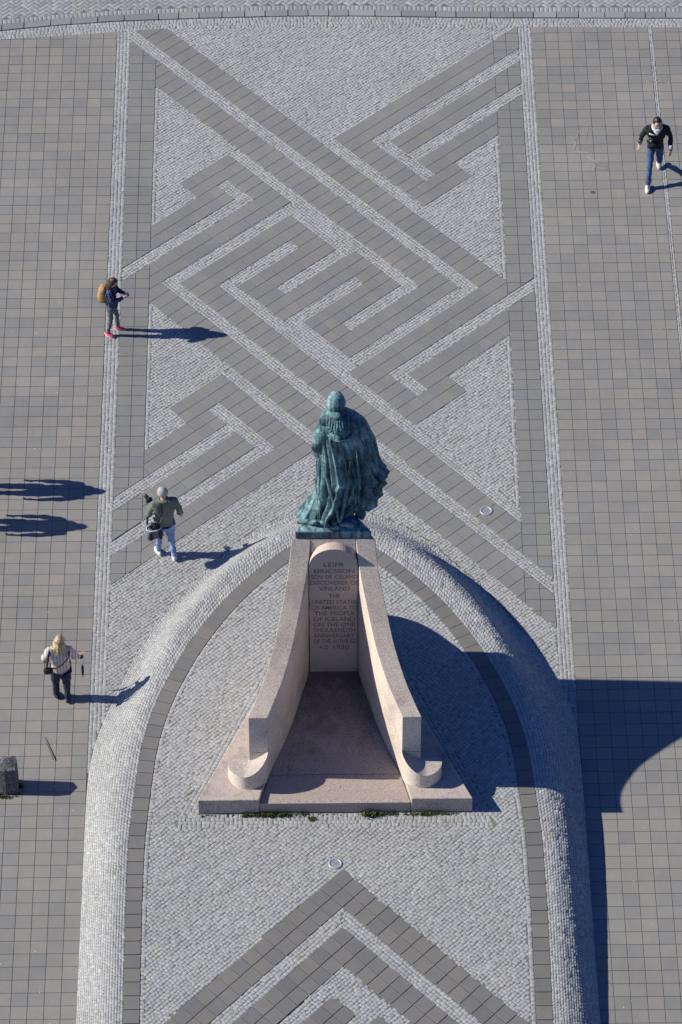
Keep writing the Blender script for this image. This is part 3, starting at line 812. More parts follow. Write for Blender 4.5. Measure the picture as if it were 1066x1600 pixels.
# side slabs of the foot
for s_ in (-1,1):
    mb=MB(); pts=[(2.545,51.405),(1.408,51.405),(1.25,52.05)]
    for y in np.linspace(52.3,54.4,8): pts.append((hw(y)-.33,y))
    pts+= [(1.2,54.45),(1.50,53.85)]
    pts=[(CX+s_*a,b) for a,b in pts]
    bevel_obj(mpart((mb.prism(pts,.60,1.04),mb)[1],'foot_slab',M['granite']),.018,3)
# floor slabs
def floor_block(ya,yb,name):
    mb=MB(); V=[];F=[]; ys=np.linspace(ya,yb,10)
    def hi(y): return (np.interp(y,[51.4,52.05],[1.400,1.232]) if y<52.05 else hw(y)-.358)
    def zf(y): return np.interp(y,[51.4,52.1,52.6,54.3],[.925,.955,1.0,1.385])
    for y in ys: h=float(hi(y)); z=float(zf(y)); V+=[(CX-h,y,.6),(CX-h,y,z),(CX+h,y,z),(CX+h,y,.6)]
    for k in range(9):
        for j in range(4): F.append((4*k+j,4*k+(j+1)%4,4*k+4+(j+1)%4,4*k+4+j))
    F+=[(0,1,2,3),(39,38,37,36)]; mb.add(V,F); return bevel_obj(mpart(mb,name,M['granite_floor']),.010,2)
floor_block(51.412,52.085,'floor_slab'); floor_block(52.093,54.32,'floor_slab')
# scratched scrawl on the floor slabs
mb=MB()
for st_ in [[(-0.363,52.586),(-0.379,52.505)],[(-0.358,52.586),(-0.273,52.567),(-0.212,52.535),(-0.293,52.498),(-0.354,52.449),(-0.394,52.406)],[(-0.258,52.46),(-0.263,52.417),(-0.314,52.405),(-0.364,52.406)],[(-0.344,52.356),(-0.38,52.313),(-0.375,52.275),(-0.339,52.275),(-0.304,52.306),(-0.304,52.343)],[(-0.38,52.238),(-0.37,52.188),(-0.345,52.163)],[(-0.34,52.213),(-0.319,52.237)],[(-0.375,52.133),(-0.393,52.102)],[(-0.393,52.078),(-0.38,52.05),(-0.345,52.04),(-0.3,52.043)]]:
    for (xa,ya),(xb,yb) in zip(st_,st_[1:]):
        d=Vector((xb-xa,yb-ya,0)).normalized()*.004; n_=Vector((-d.y,d.x,0))*1.5; zz=lambda y: float(np.interp(y,[51.4,52.1,52.6,54.3],[.925,.955,1.0,1.385]))+.003
        mb.add([(xa-d.x-n_.x,ya-d.y-n_.y,zz(ya-d.y-n_.y)),(xb+d.x-n_.x,yb+d.y-n_.y,zz(yb+d.y-n_.y)),(xb+d.x+n_.x,yb+d.y+n_.y,zz(yb+d.y+n_.y)),(xa-d.x+n_.x,ya-d.y+n_.y,zz(ya-d.y+n_.y))],[(0,1,2,3)])
o=mpart(mb,'scratched_scrawl',M['letter']); o['kind']='stuff'
# scrolls that end the walls
for s_ in (-1,1):
    mb=MB(); c0,cy_,r_=1.612,52.03,.372; top=[]
    for i in range(0,33):
        a=math.pi+math.pi*i/32; top.append((c0+r_*math.cos(a),cy_+r_*math.sin(a)))
    top+= [(c0+r_,52.12),(1.60,52.13)] + [(1.236,52.13)]
    zs_=[]
    for x,y in top:
        t=max(0,min(1,(c0+.10-x)/(r_+.10))); zs_.append(1.37+.30*t**1.7)
    # fan of rings to the middle keeps the swept top smooth
    n=len(top); V=[(CX+s_*x,y,1.0) for x,y in top]+[(CX+s_*x,y,z) for (x,y),z in zip(top,zs_)]
    F=[(i,(i+1)%n,(i+1)%n+n,i+n) for i in range(n)]
    # top strips across x
    rings=[]
    for f in (.75,.5,.25):
        base_=len(V); 
        for (x,y) in top:
            xx=c0+(x-c0)*f; yy=52.0+(y-52.0)*f; t=max(0,min(1,(c0+.10-xx)/(r_+.10))); V.append((CX+s_*xx,yy,1.37+.30*t**1.7))
        rings.append(base_)
    prev=n
    for b_ in rings:
        for i in range(n): F.append((prev+i,prev+(i+1)%n,b_+(i+1)%n,b_+i))
        prev=b_
    V.append((CX+s_*c0,52.0,1.37+.30*(.10/(r_+.10))**1.7)); cidx=len(V)-1
    for i in range(n): F.append((prev+i,prev+(i+1)%n,cidx))
    mb.add(V,F); mpart(mb,'wall_scroll',M['granite_wall'])

# ------------------------------------------------------------------ the bronze statue
ST=Vector((CX+.02,54.95,4.752))
stt=tag(empty('bronze_statue',ST),'green bronze statue of a cloaked warrior seen from behind on the pedestal','statue')
def spart(mb,name,m_=None):
    mb.v=[(x-ST.x,y-ST.y,z-ST.z) for x,y,z in mb.v]; return mb.build(name,m_ or M['bronze'],stt)
mb=MB(); mb.prism(prow(.705,54.515,55.42),4.752,4.93); bevel_obj(spart(mb,'bronze_base'),.015)
# rock-like ground cast on the base
mb=MB(); V=[];F=[]; pr=prow(.69,54.53,55.38); rng=random.Random(5); n=len(pr); cxm,cym=CX,54.85
for k,f in enumerate((1,.86,.62,.35,.1)):
    for i,(x,y) in enumerate(pr):
        V.append((cxm+(x-cxm)*f,cym+(y-cym)*f,4.925+(0 if k==0 else .035+.05*k*.5+rng.uniform(-.02,.035))))
for k in range(4):
    for i in range(n): F.append((k*n+i,k*n+(i+1)%n,(k+1)*n+(i+1)%n,(k+1)*n+i))
F.append(tuple(4*n+i for i in range(n))); mb.add(V,F,0,True); spart(mb,'cast_ground')
YC=54.95
def catmull(tab,z):
    zs=[t[0] for t in tab][::-1]; return [float(np.interp(z,zs,[t[i] for t in tab][::-1])) for i in range(1,len(tab[0]))]
# cloak silhouette: z, left x, right x, depth  (seen from behind)
CL=[(7.60,.42,.70,.13),(7.54,.33,.82,.18),(7.46,.27,.95,.21),(7.33,.23,1.08,.24),(7.20,.205,1.14,.255),(7.06,.19,1.18,.26),(6.83,.19,1.26,.28),(6.53,.205,1.31,.30),(6.38,.205,1.34,.31),(6.20,.195,1.42,.33),(6.05,.19,1.53,.345),(5.98,.185,1.48,.345),(5.90,.18,1.42,.35),(5.76,.17,1.47,.355),(5.68,.17,1.37,.36),(5.52,.165,1.38,.36),(5.38,.16,1.22,.365),(5.28,.155,1.05,.37),(5.15,.15,.92,.38),(5.02,.15,.82,.385),(4.90,.15,.78,.39)]
def hem(th):
    """height of the cloak's lower edge round the figure; th=0 right side, 90 deg = towards the camera, 180 = left"""
    d=math.degrees(th)%360
    return float(np.interp(d,[0,14,24,32,40,55,70,80,92,105,120,150,180,200,240,300,345,360],
        [6.00,5.74,5.86,5.50,5.50,5.36,5.20,5.02,4.97,4.99,5.06,5.00,4.97,5.1,5.9,6.2,6.1,6.00]))
nT,nZ=240,130
rng=np.random.RandomState(3)
fold=[(7,.018,.3),(11,.016,1.7),(17,.010,.6),(5,.022,2.2)]
def cloak_pt(th,v,inner=0.0):
    zb=hem(th); z=7.60+(zb-7.60)*v; xl,xr,dp=catmull(CL,z); cx_=(xl+xr)/2; a=(xr-xl)/2; b=dp
    g=min(1,max(0,(7.45-z)/1.3)); amp=0
    tw=th+.07*math.sin(z*1.3)+.04*math.sin(z*3.1+1)
    for k,am,ph in fold: amp+=am*math.cos(k*tw+ph+.5*math.sin(z*.9+k))
    sharp=-.060*max(0,math.cos(9*tw+.8+.5*z))**10-.045*max(0,math.cos(4.0*tw-1.1+.25*z))**16+.035*max(0,math.cos(6*tw+2.1-.2*z))**14-.03*max(0,math.cos(13*tw+.3*z))**12
    r=1+(amp*1.5+sharp*3.6)*g/max(.25,b)*.55-inner
    side=abs(math.cos(th))
    # superellipse body
    e=.86; ct,st_=math.cos(th),math.sin(th)
    x=cx_+a*math.copysign(abs(ct)**e,ct)*(r if side<.85 else 1+(r-1)*.35-inner*.0)
    y=YC-b*math.copysign(abs(st_)**e,st_)*r
    # the cloak blows out to the right low down, thin sheets
    if ct>.5: y+= .10*g*math.sin(z*5+th*3)*(ct-.5)
    # diagonal pull of the gathered cloth
    y-= .012*g*math.sin((x*1.3+z)*6.5)*max(0,st_)
    return (x,y,z)
mb=MB(); V=[];F=[]
for j in range(nZ+1):
    v=j/nZ
    for i in range(nT): V.append(cloak_pt(2*math.pi*i/nT,v))
for j in range(nZ):
    for i in range(nT): F.append((j*nT+i,j*nT+(i+1)%nT,(j+1)*nT+(i+1)%nT,(j+1)*nT+i))
o_=len(V)
for j in range(12):
    v=1-j/12*.35
    for i in range(nT): V.append(cloak_pt(2*math.pi*i/nT,v,.10 if j else .04))
last=nZ*nT
for i in range(nT): F.append((last+i,last+(i+1)%nT,o_+(i+1)%nT,o_+i))
for j in range(11):
    for i in range(nT): F.append((o_+j*nT+i,o_+j*nT+(i+1)%nT,o_+(j+1)*nT+(i+1)%nT,o_+(j+1)*nT+i))
F.append(tuple(o_+11*nT+i for i in range(nT))); F.append(tuple(range(nT)))
mb.add(V,F,0,True); spart(mb,'cloak')
# raised fold cords down the back
mb=MB()
cord=[[(.27,7.25),(.30,7.05),(.335,6.8),(.36,6.5),(.37,6.2),(.42,5.9),(.46,5.55),(.49,5.3),(.50,5.16)],[(.26,7.2),(.25,6.9),(.28,6.72),(.31,6.85)],
      [(.30,6.9),(.34,6.3),(.46,5.8),(.55,5.4),(.60,5.08)],[(.80,6.6),(.76,6.1),(.70,5.6),(.62,5.12)],[(.98,7.3),(1.08,6.8),(1.16,6.3),(1.22,5.75)],[(.25,6.4),(.23,5.9),(.25,5.4),(.24,5.1)],[(.62,6.4),(.60,5.9),(.61,5.5)],[(.88,7.2),(.94,6.6),(.97,6.0),(.95,5.6)]]
for q,c_ in enumerate(cord):
    pts=[]; zs_=np.array([p[1] for p in c_]); xs_=np.array([p[0] for p in c_]); tt=np.linspace(0,1,26); ti=np.linspace(0,1,len(c_))
    for t in tt:
        x=float(np.interp(t,ti,xs_)); z=float(np.interp(t,ti,zs_)); xl,xr,dp=catmull(CL,z); u_=max(-.98,min(.98,(x-(xl+xr)/2)/((xr-xl)/2)))
        pts.append((x,YC-dp*(1-abs(u_)**(2/.86))**(.43)*1.0+.004,z))
    rr=(.024,.018,.030,.030,.022,.022,.020,.022)[q]; mb.tube(pts,[rr*(.45+.9*math.sin(math.pi*min(1,max(0,t)))**.7) for t in tt],8)
mb.ball((.505,YC-.40,5.12),(.035,.03,.045))
spart(mb,'cloak_folds')
# low spread of cloth over the base, left and behind the feet
mb=MB(); V=[];F=[]; n_=60; lev=[(5.62,.05,.08),(5.40,.11,.13),(5.20,.18,.19),(5.04,.26,.25),(4.93,.32,.30)]
for z,a,b in lev:
    for i in range(n_):
        t=2*math.pi*i/n_; k=1+.06*math.cos(9*t+z)+.03*math.cos(17*t)
        V.append((.22-.10*(5.5-z)/.6+a*math.cos(t)*k,54.98-b*math.sin(t)*k,z))
for j in range(4):
    for i in range(n_): F.append((j*n_+i,j*n_+(i+1)%n_,(j+1)*n_+(i+1)%n_,(j+1)*n_+i))
F.append(tuple(range(n_))); mb.add(V,F,0,True)
for a,b in (((-.17,54.72,4.97),(.22,54.62,5.04)),((.02,54.66,4.97),(.20,54.60,5.10)),((.25,54.60,5.10),(.42,54.58,5.00)),((.40,54.57,4.98),(.62,54.56,4.97)),((.60,54.60,5.03),(.86,54.58,5.0))):
    p=[Vector(a).lerp(Vector(b),t)+Vector((0,0,.03*math.sin(t*3.1))) for t in np.linspace(0,1,8)]; mb.tube(p,[.02+.035*math.sin(math.pi*t) for t in np.linspace(.05,.95,8)],8)
spart(mb,'spread_cloth')
# mail-clad left arm
mb=MB(); pts=[(.44,YC-.02,7.50),(.35,YC-.06,7.38),(.275,YC-.09,7.16),(.232,YC-.09,6.94),(.210,YC-.07,6.74),(.225,YC-.02,6.58),(.27,YC+.10,6.50)]
mb.tube(pts,[.12,.135,.13,.12,.118,.112,.08],18)
spart(mb,'mail_sleeve')
# lower legs under the cloak
mb=MB(); mb.tube([(1.00,YC-.02,5.9),(.99,YC-.03,5.6),(1.0,YC-.05,5.35),(.985,YC-.04,5.12),(.99,YC-.06,4.98)],[.16,.14,.125,.095,.10],14)
mb.ball((1.01,YC-.02,4.99),(.085,.17,.07)); spart(mb,'leg')
mb=MB(); mb.tube([(.62,YC+.05,6.0),(.62,YC+.06,5.5),(.62,YC+.05,5.2),(.62,YC+.05,4.98)],[.17,.14,.12,.10],12); mb.ball((.62,YC+.12,4.99),(.085,.17,.07)); spart(mb,'leg')
# head, hair and mail collar
mb=MB(); mb.ball((.545,YC+.03,7.80),(.150,.185,.20),22,14); mb.tube([(.55,YC+.02,7.42),(.55,YC+.02,7.72)],[.13,.11],12)
mb.ball((.545,YC+.215,7.78),(.022,.035,.04)); spart(mb,'head')
mb=MB()
def hf(p):
    a=math.atan2(p.y,p.x); k=1+.025*math.cos(11*a+8*p.z)+.02*math.cos(5*a); q=Vector((p.x*k,p.y*k,p.z)); 
    if q.y>.06: q.y=.06+(q.y-.06)*.4
    return q
mb.ball((.545,YC-.01,7.80),(.170,.205,.215),40,20,0,hf)
# the hair falls to the shoulders in a fringe of curled locks
mb.tube([(.545,YC-.10,7.72),(.56,YC-.14,7.58),(.575,YC-.17,7.48)],[.165,.15,.12],20)
rg=random.Random(4)
for i in range(17):
    f=i/16; x=.40+.36*f; bow=math.sin(math.pi*f); y0_=YC-.20-.10*bow; zt_=7.60-.03*bow
    ze=7.44-.10*bow+rg.uniform(-.02,.02); c_=(1 if i%2 else -1)*.022
    mb.tube([(x,y0_+.05,zt_+.06),(x+c_*.4,y0_-.02,zt_-.04),(x+c_,y0_-.055,(zt_+ze)/2),(x-c_*.3,y0_-.075,ze+.02),(x-c_*1.3,y0_-.085,ze+.01),(x-c_*1.5,y0_-.085,ze+.05)],[.020,.024,.023,.020,.016,.008],6)
spart(mb,'hair')
mb=MB(); V=[];F=[]; n_=56
for j,(r_,z,dr) in enumerate([(.13,7.62,0),(.18,7.56,0),(.215,7.48,0),(.245,7.36,.004),(.262,7.27,.006),(.275,7.255,0),(.25,7.235,0)]):
    for i in range(n_):
        t=2*math.pi*i/n_; k=1+.03*math.cos(4*t)+dr*math.cos(13*t)
        dz=-.10*max(0,math.sin(t))*(j/5)
        V.append((.60+r_*k*.92*math.cos(t),YC-.05-r_*k*1.05*math.sin(t),z+dz))
for j in range(6):
    for i in range(n_): F.append((j*n_+i,j*n_+(i+1)%n_,(j+1)*n_+(i+1)%n_,(j+1)*n_+i))
mb.add(V,F,0,True)
mb.tube([V[5*n_+i] for i in list(range(0,n_//2+3))],.020,6); spart(mb,'mail_collar')

# ------------------------------------------------------------------ recessed ground lights
def uplight(x,y,z,label):
    r=tag(empty('ground_light',(x,y,z)),label,'ground light',None)
    r['group']='round recessed ground lights'
    mb=MB(); n=32; prof=[(.130,.004),(.128,.018),(.120,.022),(.095,.021),(.088,.012),(.086,-.03)]
    V=[(a*math.cos(2*math.pi*i/n),a*math.sin(2*math.pi*i/n),b) for a,b in prof for i in range(n)]
    mb.add(V,[(j*n+i,j*n+(i+1)%n,(j+1)*n+(i+1)%n,(j+1)*n+i) for j in range(5) for i in range(n)],0,True); mb.build('ring',M['steel'],r)
    mb=MB(); mb.add([(.087*math.cos(2*math.pi*i/n),.087*math.sin(2*math.pi*i/n),.0135) for i in range(n)],[tuple(range(n))]); mb.build('lens',M['glass'],r)
    mb=MB(); mb.ball((0.005,0,.006),(.045,.035,.006),14,6); mb.tube([(-.07,.02,.008),(-.03,.045,.008),(.03,.05,.008),(.07,.02,.008)],.006,6); mb.build('lamp_fitting',M['steel_dark'],r)
    mb=MB(); mb.add([(.086*math.cos(2*math.pi*i/n),.086*math.sin(2*math.pi*i/n),.0045) for i in range(n)],[tuple(range(n))]); mb.build('reflector',M['steel'],r)
uplight(3.61,59.91,.006,'round steel ground light set in the slab pattern right of the statue')
uplight(.475,50.20,float(h0(50.2))-.002,'round steel ground light set in setts at the chevron tip')

# ------------------------------------------------------------------ basalt bollard with moss
bx_,by_=-5.68,52.66
bo=tag(empty('stone_bollard',(bx_,by_,0)),'short dark basalt column standing in the slabs at the left edge','bollard')
mb=MB(); pts=[(-.19,-.15),(-.02,-.19),(.19,-.165),(.215,.03),(.17,.17),(-.05,.19),(-.20,.08)]
V=[(x*1.02,y*1.02,0) for x,y in pts]+[(x*1.0+.006,y*.99,.34) for x,y in pts]+[(x*.99,y*.98,.66+dz) for (x,y),dz in zip(pts,(0,.02,.02,.10,.07,.03,0))]
V.append((-.02,.02,.80)); n=7
F=[(i,(i+1)%n,(i+1)%n+n,i+n) for i in range(n)]+[(i+n,(i+1)%n+n,(i+1)%n+2*n,i+2*n) for i in range(n)]+[(i+2*n,(i+1)%n+2*n,3*n) for i in range(n)]
mb.add(V,F); b_=mb.build('column',M['basalt'],bo); bevel_obj(b_,.012)
def tuft(name,pts,label,catg,hmax=.05,spread=.05,nb_=14,parent=None):
    mb=MB(); rg=random.Random(len(pts)*7+int(abs(pts[0][0])*100))
    for (x,y,z,s_) in pts:
        for k in range(nb_):
            a=rg.uniform(0,6.28); r_=spread*s_*math.sqrt(rg.random()); px_,py_=x+r_*math.cos(a)*1.4,y+r_*math.sin(a); h=hmax*s_*rg.uniform(.4,1.2); w2=.006+.008*rg.random(); b=rg.uniform(0,6.28)
            dx,dy=math.cos(b),math.sin(b); lx,ly=rg.uniform(-.5,.5)*h*1.3,rg.uniform(-.8,.4)*h*1.3
            mb.add([(px_-dx*w2,py_-dy*w2,z),(px_+dx*w2,py_+dy*w2,z),(px_+dx*w2*.6+lx*.6,py_+dy*w2*.6+ly*.6,z+h*.7),(px_+lx,py_+ly,z+h)],[(0,1,2),(0,2,3)])
    o=mb.build(name,M['moss'],parent); o['kind']='stuff'
    if label: o['label']=label; o['category']=catg
    return o
rg=random.Random(9); pts=[]
for k in range(60):
    a=rg.uniform(0,6.28); s_=rg.uniform(.4,1.1)
    if math.cos(a)<-.8: continue
    pts.append((bx_+.225*math.cos(a)+rg.uniform(-.01,.05),by_-.01+.21*math.sin(a)+rg.uniform(-.05,.02),.012,s_))
tuft('moss_clump',pts,'yellow green moss growing round the foot of the basalt bollard','moss',.05,.045,16)
pts=[]
def run(x0,x1,n,s0,y=51.365):
    for k in range(n): pts.append((rg.uniform(x0,x1),y+rg.uniform(-.035,.012),float(h0(51.3))+.002,s0*rg.uniform(.4,1.15)))
run(-1.25,-.05,60,.9); run(-.95,-.35,40,1.2); run(1.02,1.22,34,1.7); run(1.2,1.65,26,.9); run(1.75,2.75,50,.7); run(2.1,2.35,20,1.1); run(-2.0,-1.2,14,.4); run(0,1,10,.3)
for k in range(14): pts.append((rg.uniform(.0,.09),51.25+rg.uniform(-.03,.03),float(h0(51.3)),.8))
tuft('moss_and_grass',pts,'green moss and grass along the foot of the monument','moss',.055,.04,14)
# moss in the joints at the toe of the bank on the right of the bow
pts=[]
for k in range(110):
    u_=rg.uniform(.50,.64); p=param(FOOT,[u_])[0]; pts.append((p[0]+rg.uniform(-.02,.03),p[1]+rg.uniform(-.02,.03),.004,rg.uniform(.2,.55)*(1.5 if .58<u_<.62 else 1)))
tuft('moss_line',pts,'thin line of moss along the toe of the sett bank','moss',.018,.04,9)
pts=[]
for k in range(150):
    x=rg.uniform(-2.6,3.6); y=51.0-abs(rg.gauss(0,1.1)); 
    if not cdark(*[math.floor(q) for q in cinv(x,y)]) and y>47: pts.append((x,y,float(h0(y))+.001,rg.uniform(.2,.6)))
for k in range(60):
    x=rg.uniform(-2.8,3.9); y=rg.uniform(56.5,74); 
    if zone(*[int(math.floor(float(q))) for q in inv(x,y)]): pts.append((x,y,.002,rg.uniform(.2,.5)))
tuft('joint_weeds',pts,'scattered specks of moss and weed in the joints between setts','weeds',.016,.045,7)
# specks
mb=MB()
for k in range(120):
    x=rg.uniform(-6.6,-4.4) if k%2 else rg.uniform(5.3,8.3); y=rg.uniform(46.8,74); r_=rg.uniform(.005,.013); q=rg.uniform(0,3)
    mb.add([(x+r_*math.cos(q+t*1.0472)*rg.uniform(.7,1.2),y+r_*math.sin(q+t*1.0472)*rg.uniform(.7,1.2),.0165) for t in range(6)],[tuple(range(6))])
o=mb.build('gum_spots',M['white']); tag(o,'tiny pale spots of dried gum on the slabs','gum spots',kind='stuff')
mb=MB()
for (x0,y0,x1,y1,w2) in ((5.98,71.35,6.12,71.85,.012),(5.93,71.0,6.25,70.95,.05),(6.30,71.9,6.22,71.4,.010),(5.92,71.05,6.0,71.4,.03),(6.2,70.85,6.42,70.6,.035),(6.42,70.45,6.62,70.4,.03),(6.3,70.3,6.4,70.6,.02)):
    d=Vector((x1-x0,y1-y0,0)); n_=Vector((-d.y,d.x,0)).normalized()*w2; a=Vector((x0,y0,.0168)); b=Vector((x1,y1,.0168))
    mb.add([a-n_*.4,a+d*.3-n_,b-n_*.3,b+n_*.3,a+d*.6+n_*.7,a+n_*.4],[(0,1,2,3,4,5)])
tag(mb.build('chalk_scuffs',M['chalk']),'worn tan chalk scuffs on the slabs left of the walking man','scuff marks')
mb=MB(); mb.tube([(-5.03,53.92,.03),(-4.97,53.72,.035),(-4.90,53.52,.04),(-4.84,53.33,.045)],[.003,.006,.008,.009],6)  # thin dark rod added in place of a cast shadow line
tag(mb.build('shadow_line',M['twig']),'thin dark straight twig lying on the slabs above the bollard','twig')
mb=MB(); mb.add([(6.22,69.60,.0168),(6.29,69.58,.0168),(6.33,69.62,.0168),(6.30,69.67,.0168),(6.22,69.66,.0168)],[(0,1,2,3,4)]); 
tag(mb.build('dark_spot',M['joint']),'small dark blot on the slabs left of the walking man\'s front foot','stain')

# ------------------------------------------------------------------ people
def skin_part(name,pts,edges,radii,matl,parent,sub=2,root=0):
    """connected joints grown into one smooth surface"""
    me=bpy.data.meshes.new(name); me.from_pydata([tuple(p) for p in pts],edges,[]); o=bpy.data.objects.new(name,me); C.objects.link(o)
    md=o.modifiers.new('skin','SKIN'); md.use_smooth_shade=True
    if not me.skin_vertices: pass
    sv=me.skin_vertices[0].data
    for i,r_ in enumerate(radii):
        sv[i].radius=(r_,r_) if not isinstance(r_,tuple) else r_
        sv[i].use_root=(i==root)
    s_=o.modifiers.new('sub','SUBSURF'); s_.levels=sub; s_.render_levels=sub
    bpy.context.view_layer.update(); dg=bpy.context.evaluated_depsgraph_get()
    m2=bpy.data.meshes.new_from_object(o.evaluated_get(dg)); bpy.data.objects.remove(o); bpy.data.meshes.remove(me)
    m2.name=name; m2.materials.clear(); m2.materials.append(matl)
    o=bpy.data.objects.new(name,m2)
    if parent is not None: C.objects.link(o); o.parent=parent
    return o
def mesh_to(mb,me,mat_=0):
    mb.add([v.co[:] for v in me.vertices],[tuple(p.vertices) for p in me.polygons],mat_,True)
def person(loc,face,label,J,look,build=1.0,scale=1.0,female=False):
    """J: joint overrides in metres (x right, y forward, z up) for a 1.75 m figure"""
    base_=dict(pelvis=(0,0,.95),waist=(0,.0,1.10),chest=(0,.0,1.32),neck=(0,.0,1.47),head=(0,.03,1.63),
        shL=(-.19,0,1.41),shR=(.19,0,1.41),elL=(-.25,-.02,1.13),elR=(.25,-.02,1.13),wrL=(-.27,.08,.90),wrR=(.27,.08,.90),
        hipL=(-.095,0,.90),hipR=(.095,0,.90),knL=(-.10,.03,.50),knR=(.10,.03,.50),anL=(-.10,-.01,.09),anR=(.10,-.01,.09),toL=(-.12,.16,.04),toR=(.12,.16,.04),headrot=(0,0,0))
    base_.update(J); Jv={k:Vector(v) for k,v in base_.items() if k!='headrot'}
    r=tag(empty('person',loc,face),label,'person'); r.scale=(scale,)*3
    W=build
    # --- body: one surface grown from the pelvis, with head and five-fingered hands
    P=[];E=[];Rr=[]
    def add(p,r_,par=None):
        P.append(Vector(p)); Rr.append(r_); 
        if par is not None: E.append((par,len(P)-1))
        return len(P)-1
    pe=add(Jv['pelvis'],(.10*W,.08*W)); wa=add(Jv['waist'],(.10*W,.075*W),pe); ch=add(Jv['chest'],(.115*W,.08*W),wa); ne=add(Jv['neck'],.055,ch); add(Jv['head']-Vector((0,.01,.05)),.055,ne)
    for s_ in 'LR':
        h=add(Jv['hip'+s_],.060*W,pe); k=add(Jv['kn'+s_],.036*W,h); a=add(Jv['an'+s_],.028,k); add(Jv['an'+s_].lerp(Jv['to'+s_],.7),.022,a)
        sh=add(Jv['sh'+s_],.045*W,ch); el=add(Jv['el'+s_],.034*W,sh); wr=add(Jv['wr'+s_],.027,el)
        d=(Jv['wr'+s_]-Jv['el'+s_]).normalized(); side=1 if s_=='R' else -1
        fw=Vector((-side*.55,.8,0)); fw=(fw-d*fw.dot(d)).normalized(); pl=d.cross(fw).normalized()
        hd=Vector(base_['hand'+s_]) if 'hand'+s_ in base_ else (d*.9+fw*.25).normalized()
        hd=hd.normalized(); fw2=(fw-hd*fw.dot(hd)).normalized()
        palm=add(Jv['wr'+s_]+hd*.055,(.030,.022),wr)
        for q,(off,l_) in enumerate(((.030,.065),(.010,.078),(-.010,.074),(-.030,.060))):
            b0=P[palm]+hd*.022+fw2*off; f1=add(b0,.0095,palm); f2=add(b0+(hd*.9+pl*.15).normalized()*l_*.5,.009,f1); add(b0+(hd*.9+pl*.5).normalized()*l_,.008,f2)
        t0=add(P[palm]+fw2*.036-hd*.008,.011,palm); add(P[t0]+(fw2*.6+hd*.7).normalized()*.045,.009,t0)
    bo_=skin_part('tmp',P,E,Rr,SKIN,None,1)
    mb=MB(); mesh_to(mb,bo_.data); rx,ry,rz=[R(a) for a in base_['headrot']]
    rot=Matrix.Rotation(rz,3,'Z')@Matrix.Rotation(rx,3,'X')@Matrix.Rotation(ry,3,'Y'); hc=Jv['head']
    def hs(p):
        q=p.copy()
        if q.z<0: k=1+q.z*2.6; q.x*=max(.62,k+.12); q.y=q.y*(.92)+(-q.z)*.12
        return q
    mb.ball(hc,(.078,.098,.120),20,14,0,hs,rot)
    H=lambda x,y,z: hc+rot@Vector((x,y,z))
    mb.tube([H(0,.088,.015),H(0,.112,-.022),H(0,.095,-.036)],[.008,.017,.010],8)
    for s_ in (-1,1):
        mb.ball(H(s_*.080,-.005,-.005),(.012,.022,.034),8,6,0,None,rot); mb.ball(H(s_*.030,.086,.012),(.013,.009,.008),8,6,1,None,rot)
        mb.tube([H(s_*.014,.092,.032),H(s_*.046,.082,.034)],.005,5,1)
    mb.tube([H(-.024,.088,-.062),H(0,.094,-.060),H(.024,.088,-.062)],.006,6,2)
    bd=mb.build('body',[SKIN,EYE,LIP],r); bpy.data.objects.remove(bo_)
    # --- top garment
    P=[];E=[];Rr=[]
    hl=look.get('hem',.84)
    lo=add(Vector((Jv['pelvis'].x,Jv['pelvis'].y,hl)),(.165*W,.125*W)); p0=add(Jv['pelvis']+Vector((0,0,.04)),(.165*W,.125*W),lo); wa=add(Jv['waist'],(.158*W,.125*W),p0); ch=add(Jv['chest'],(.175*W,.13*W),wa); ne=add(Jv['neck']-Vector((0,0,.01)),.075,ch)
    for s_ in 'LR':
        sh=add(Jv['sh'+s_],.075*W,ch); mid=add(Jv['sh'+s_].lerp(Jv['el'+s_],.55),.064*W,sh); el=add(Jv['el'+s_],.058*W,mid); m2=add(Jv['el'+s_].lerp(Jv['wr'+s_],.6),.050*W,el); add(Jv['el'+s_].lerp(Jv['wr'+s_],.97),.043,m2)
    top=skin_part('jacket' if look.get('top')!='sweater' else 'sweater',P,E,Rr,look['topmat'],r,2)
    # crumple
    rr_=random.Random(int(loc[0]*100)); ph=rr_.uniform(0,6)
    for v in top.data.vertices:
        c_=v.co; nrm=v.normal; v.co=c_+nrm*(.007*math.sin(c_.z*34+ph+6*c_.x)+.006*math.sin(c_.x*31+c_.z*17+ph)+.004*math.sin(c_.z*61+c_.y*40))
    # --- trousers
    P=[];E=[];Rr=[]
    p0=add(Jv['pelvis']+Vector((0,0,.02)),(.142*W,.112*W))
    for s_ in 'LR':
        h=add(Jv['hip'+s_]-Vector((0,0,.04)),.098*W,p0); th=add(Jv['hip'+s_].lerp(Jv['kn'+s_],.5),.083*W*look.get('leg',1),h); k=add(Jv['kn'+s_],.068*W*look.get('leg',1),th); cf=add(Jv['kn'+s_].lerp(Jv['an'+s_],.45),.060*look.get('leg',1),k); add(Jv['an'+s_]+(Jv['an'+s_]-Jv['kn'+s_]).normalized()*.03,.056*look.get('leg',1)*look.get('cuff',1),cf)
    tr=skin_part('trousers',P,E,Rr,look['legmat'],r,2)
    for v in tr.data.vertices:
        c_=v.co; v.co=c_+v.normal*(.005*math.sin(c_.z*44+ph+9*c_.x)+.004*math.sin(c_.z*23+c_.y*30))
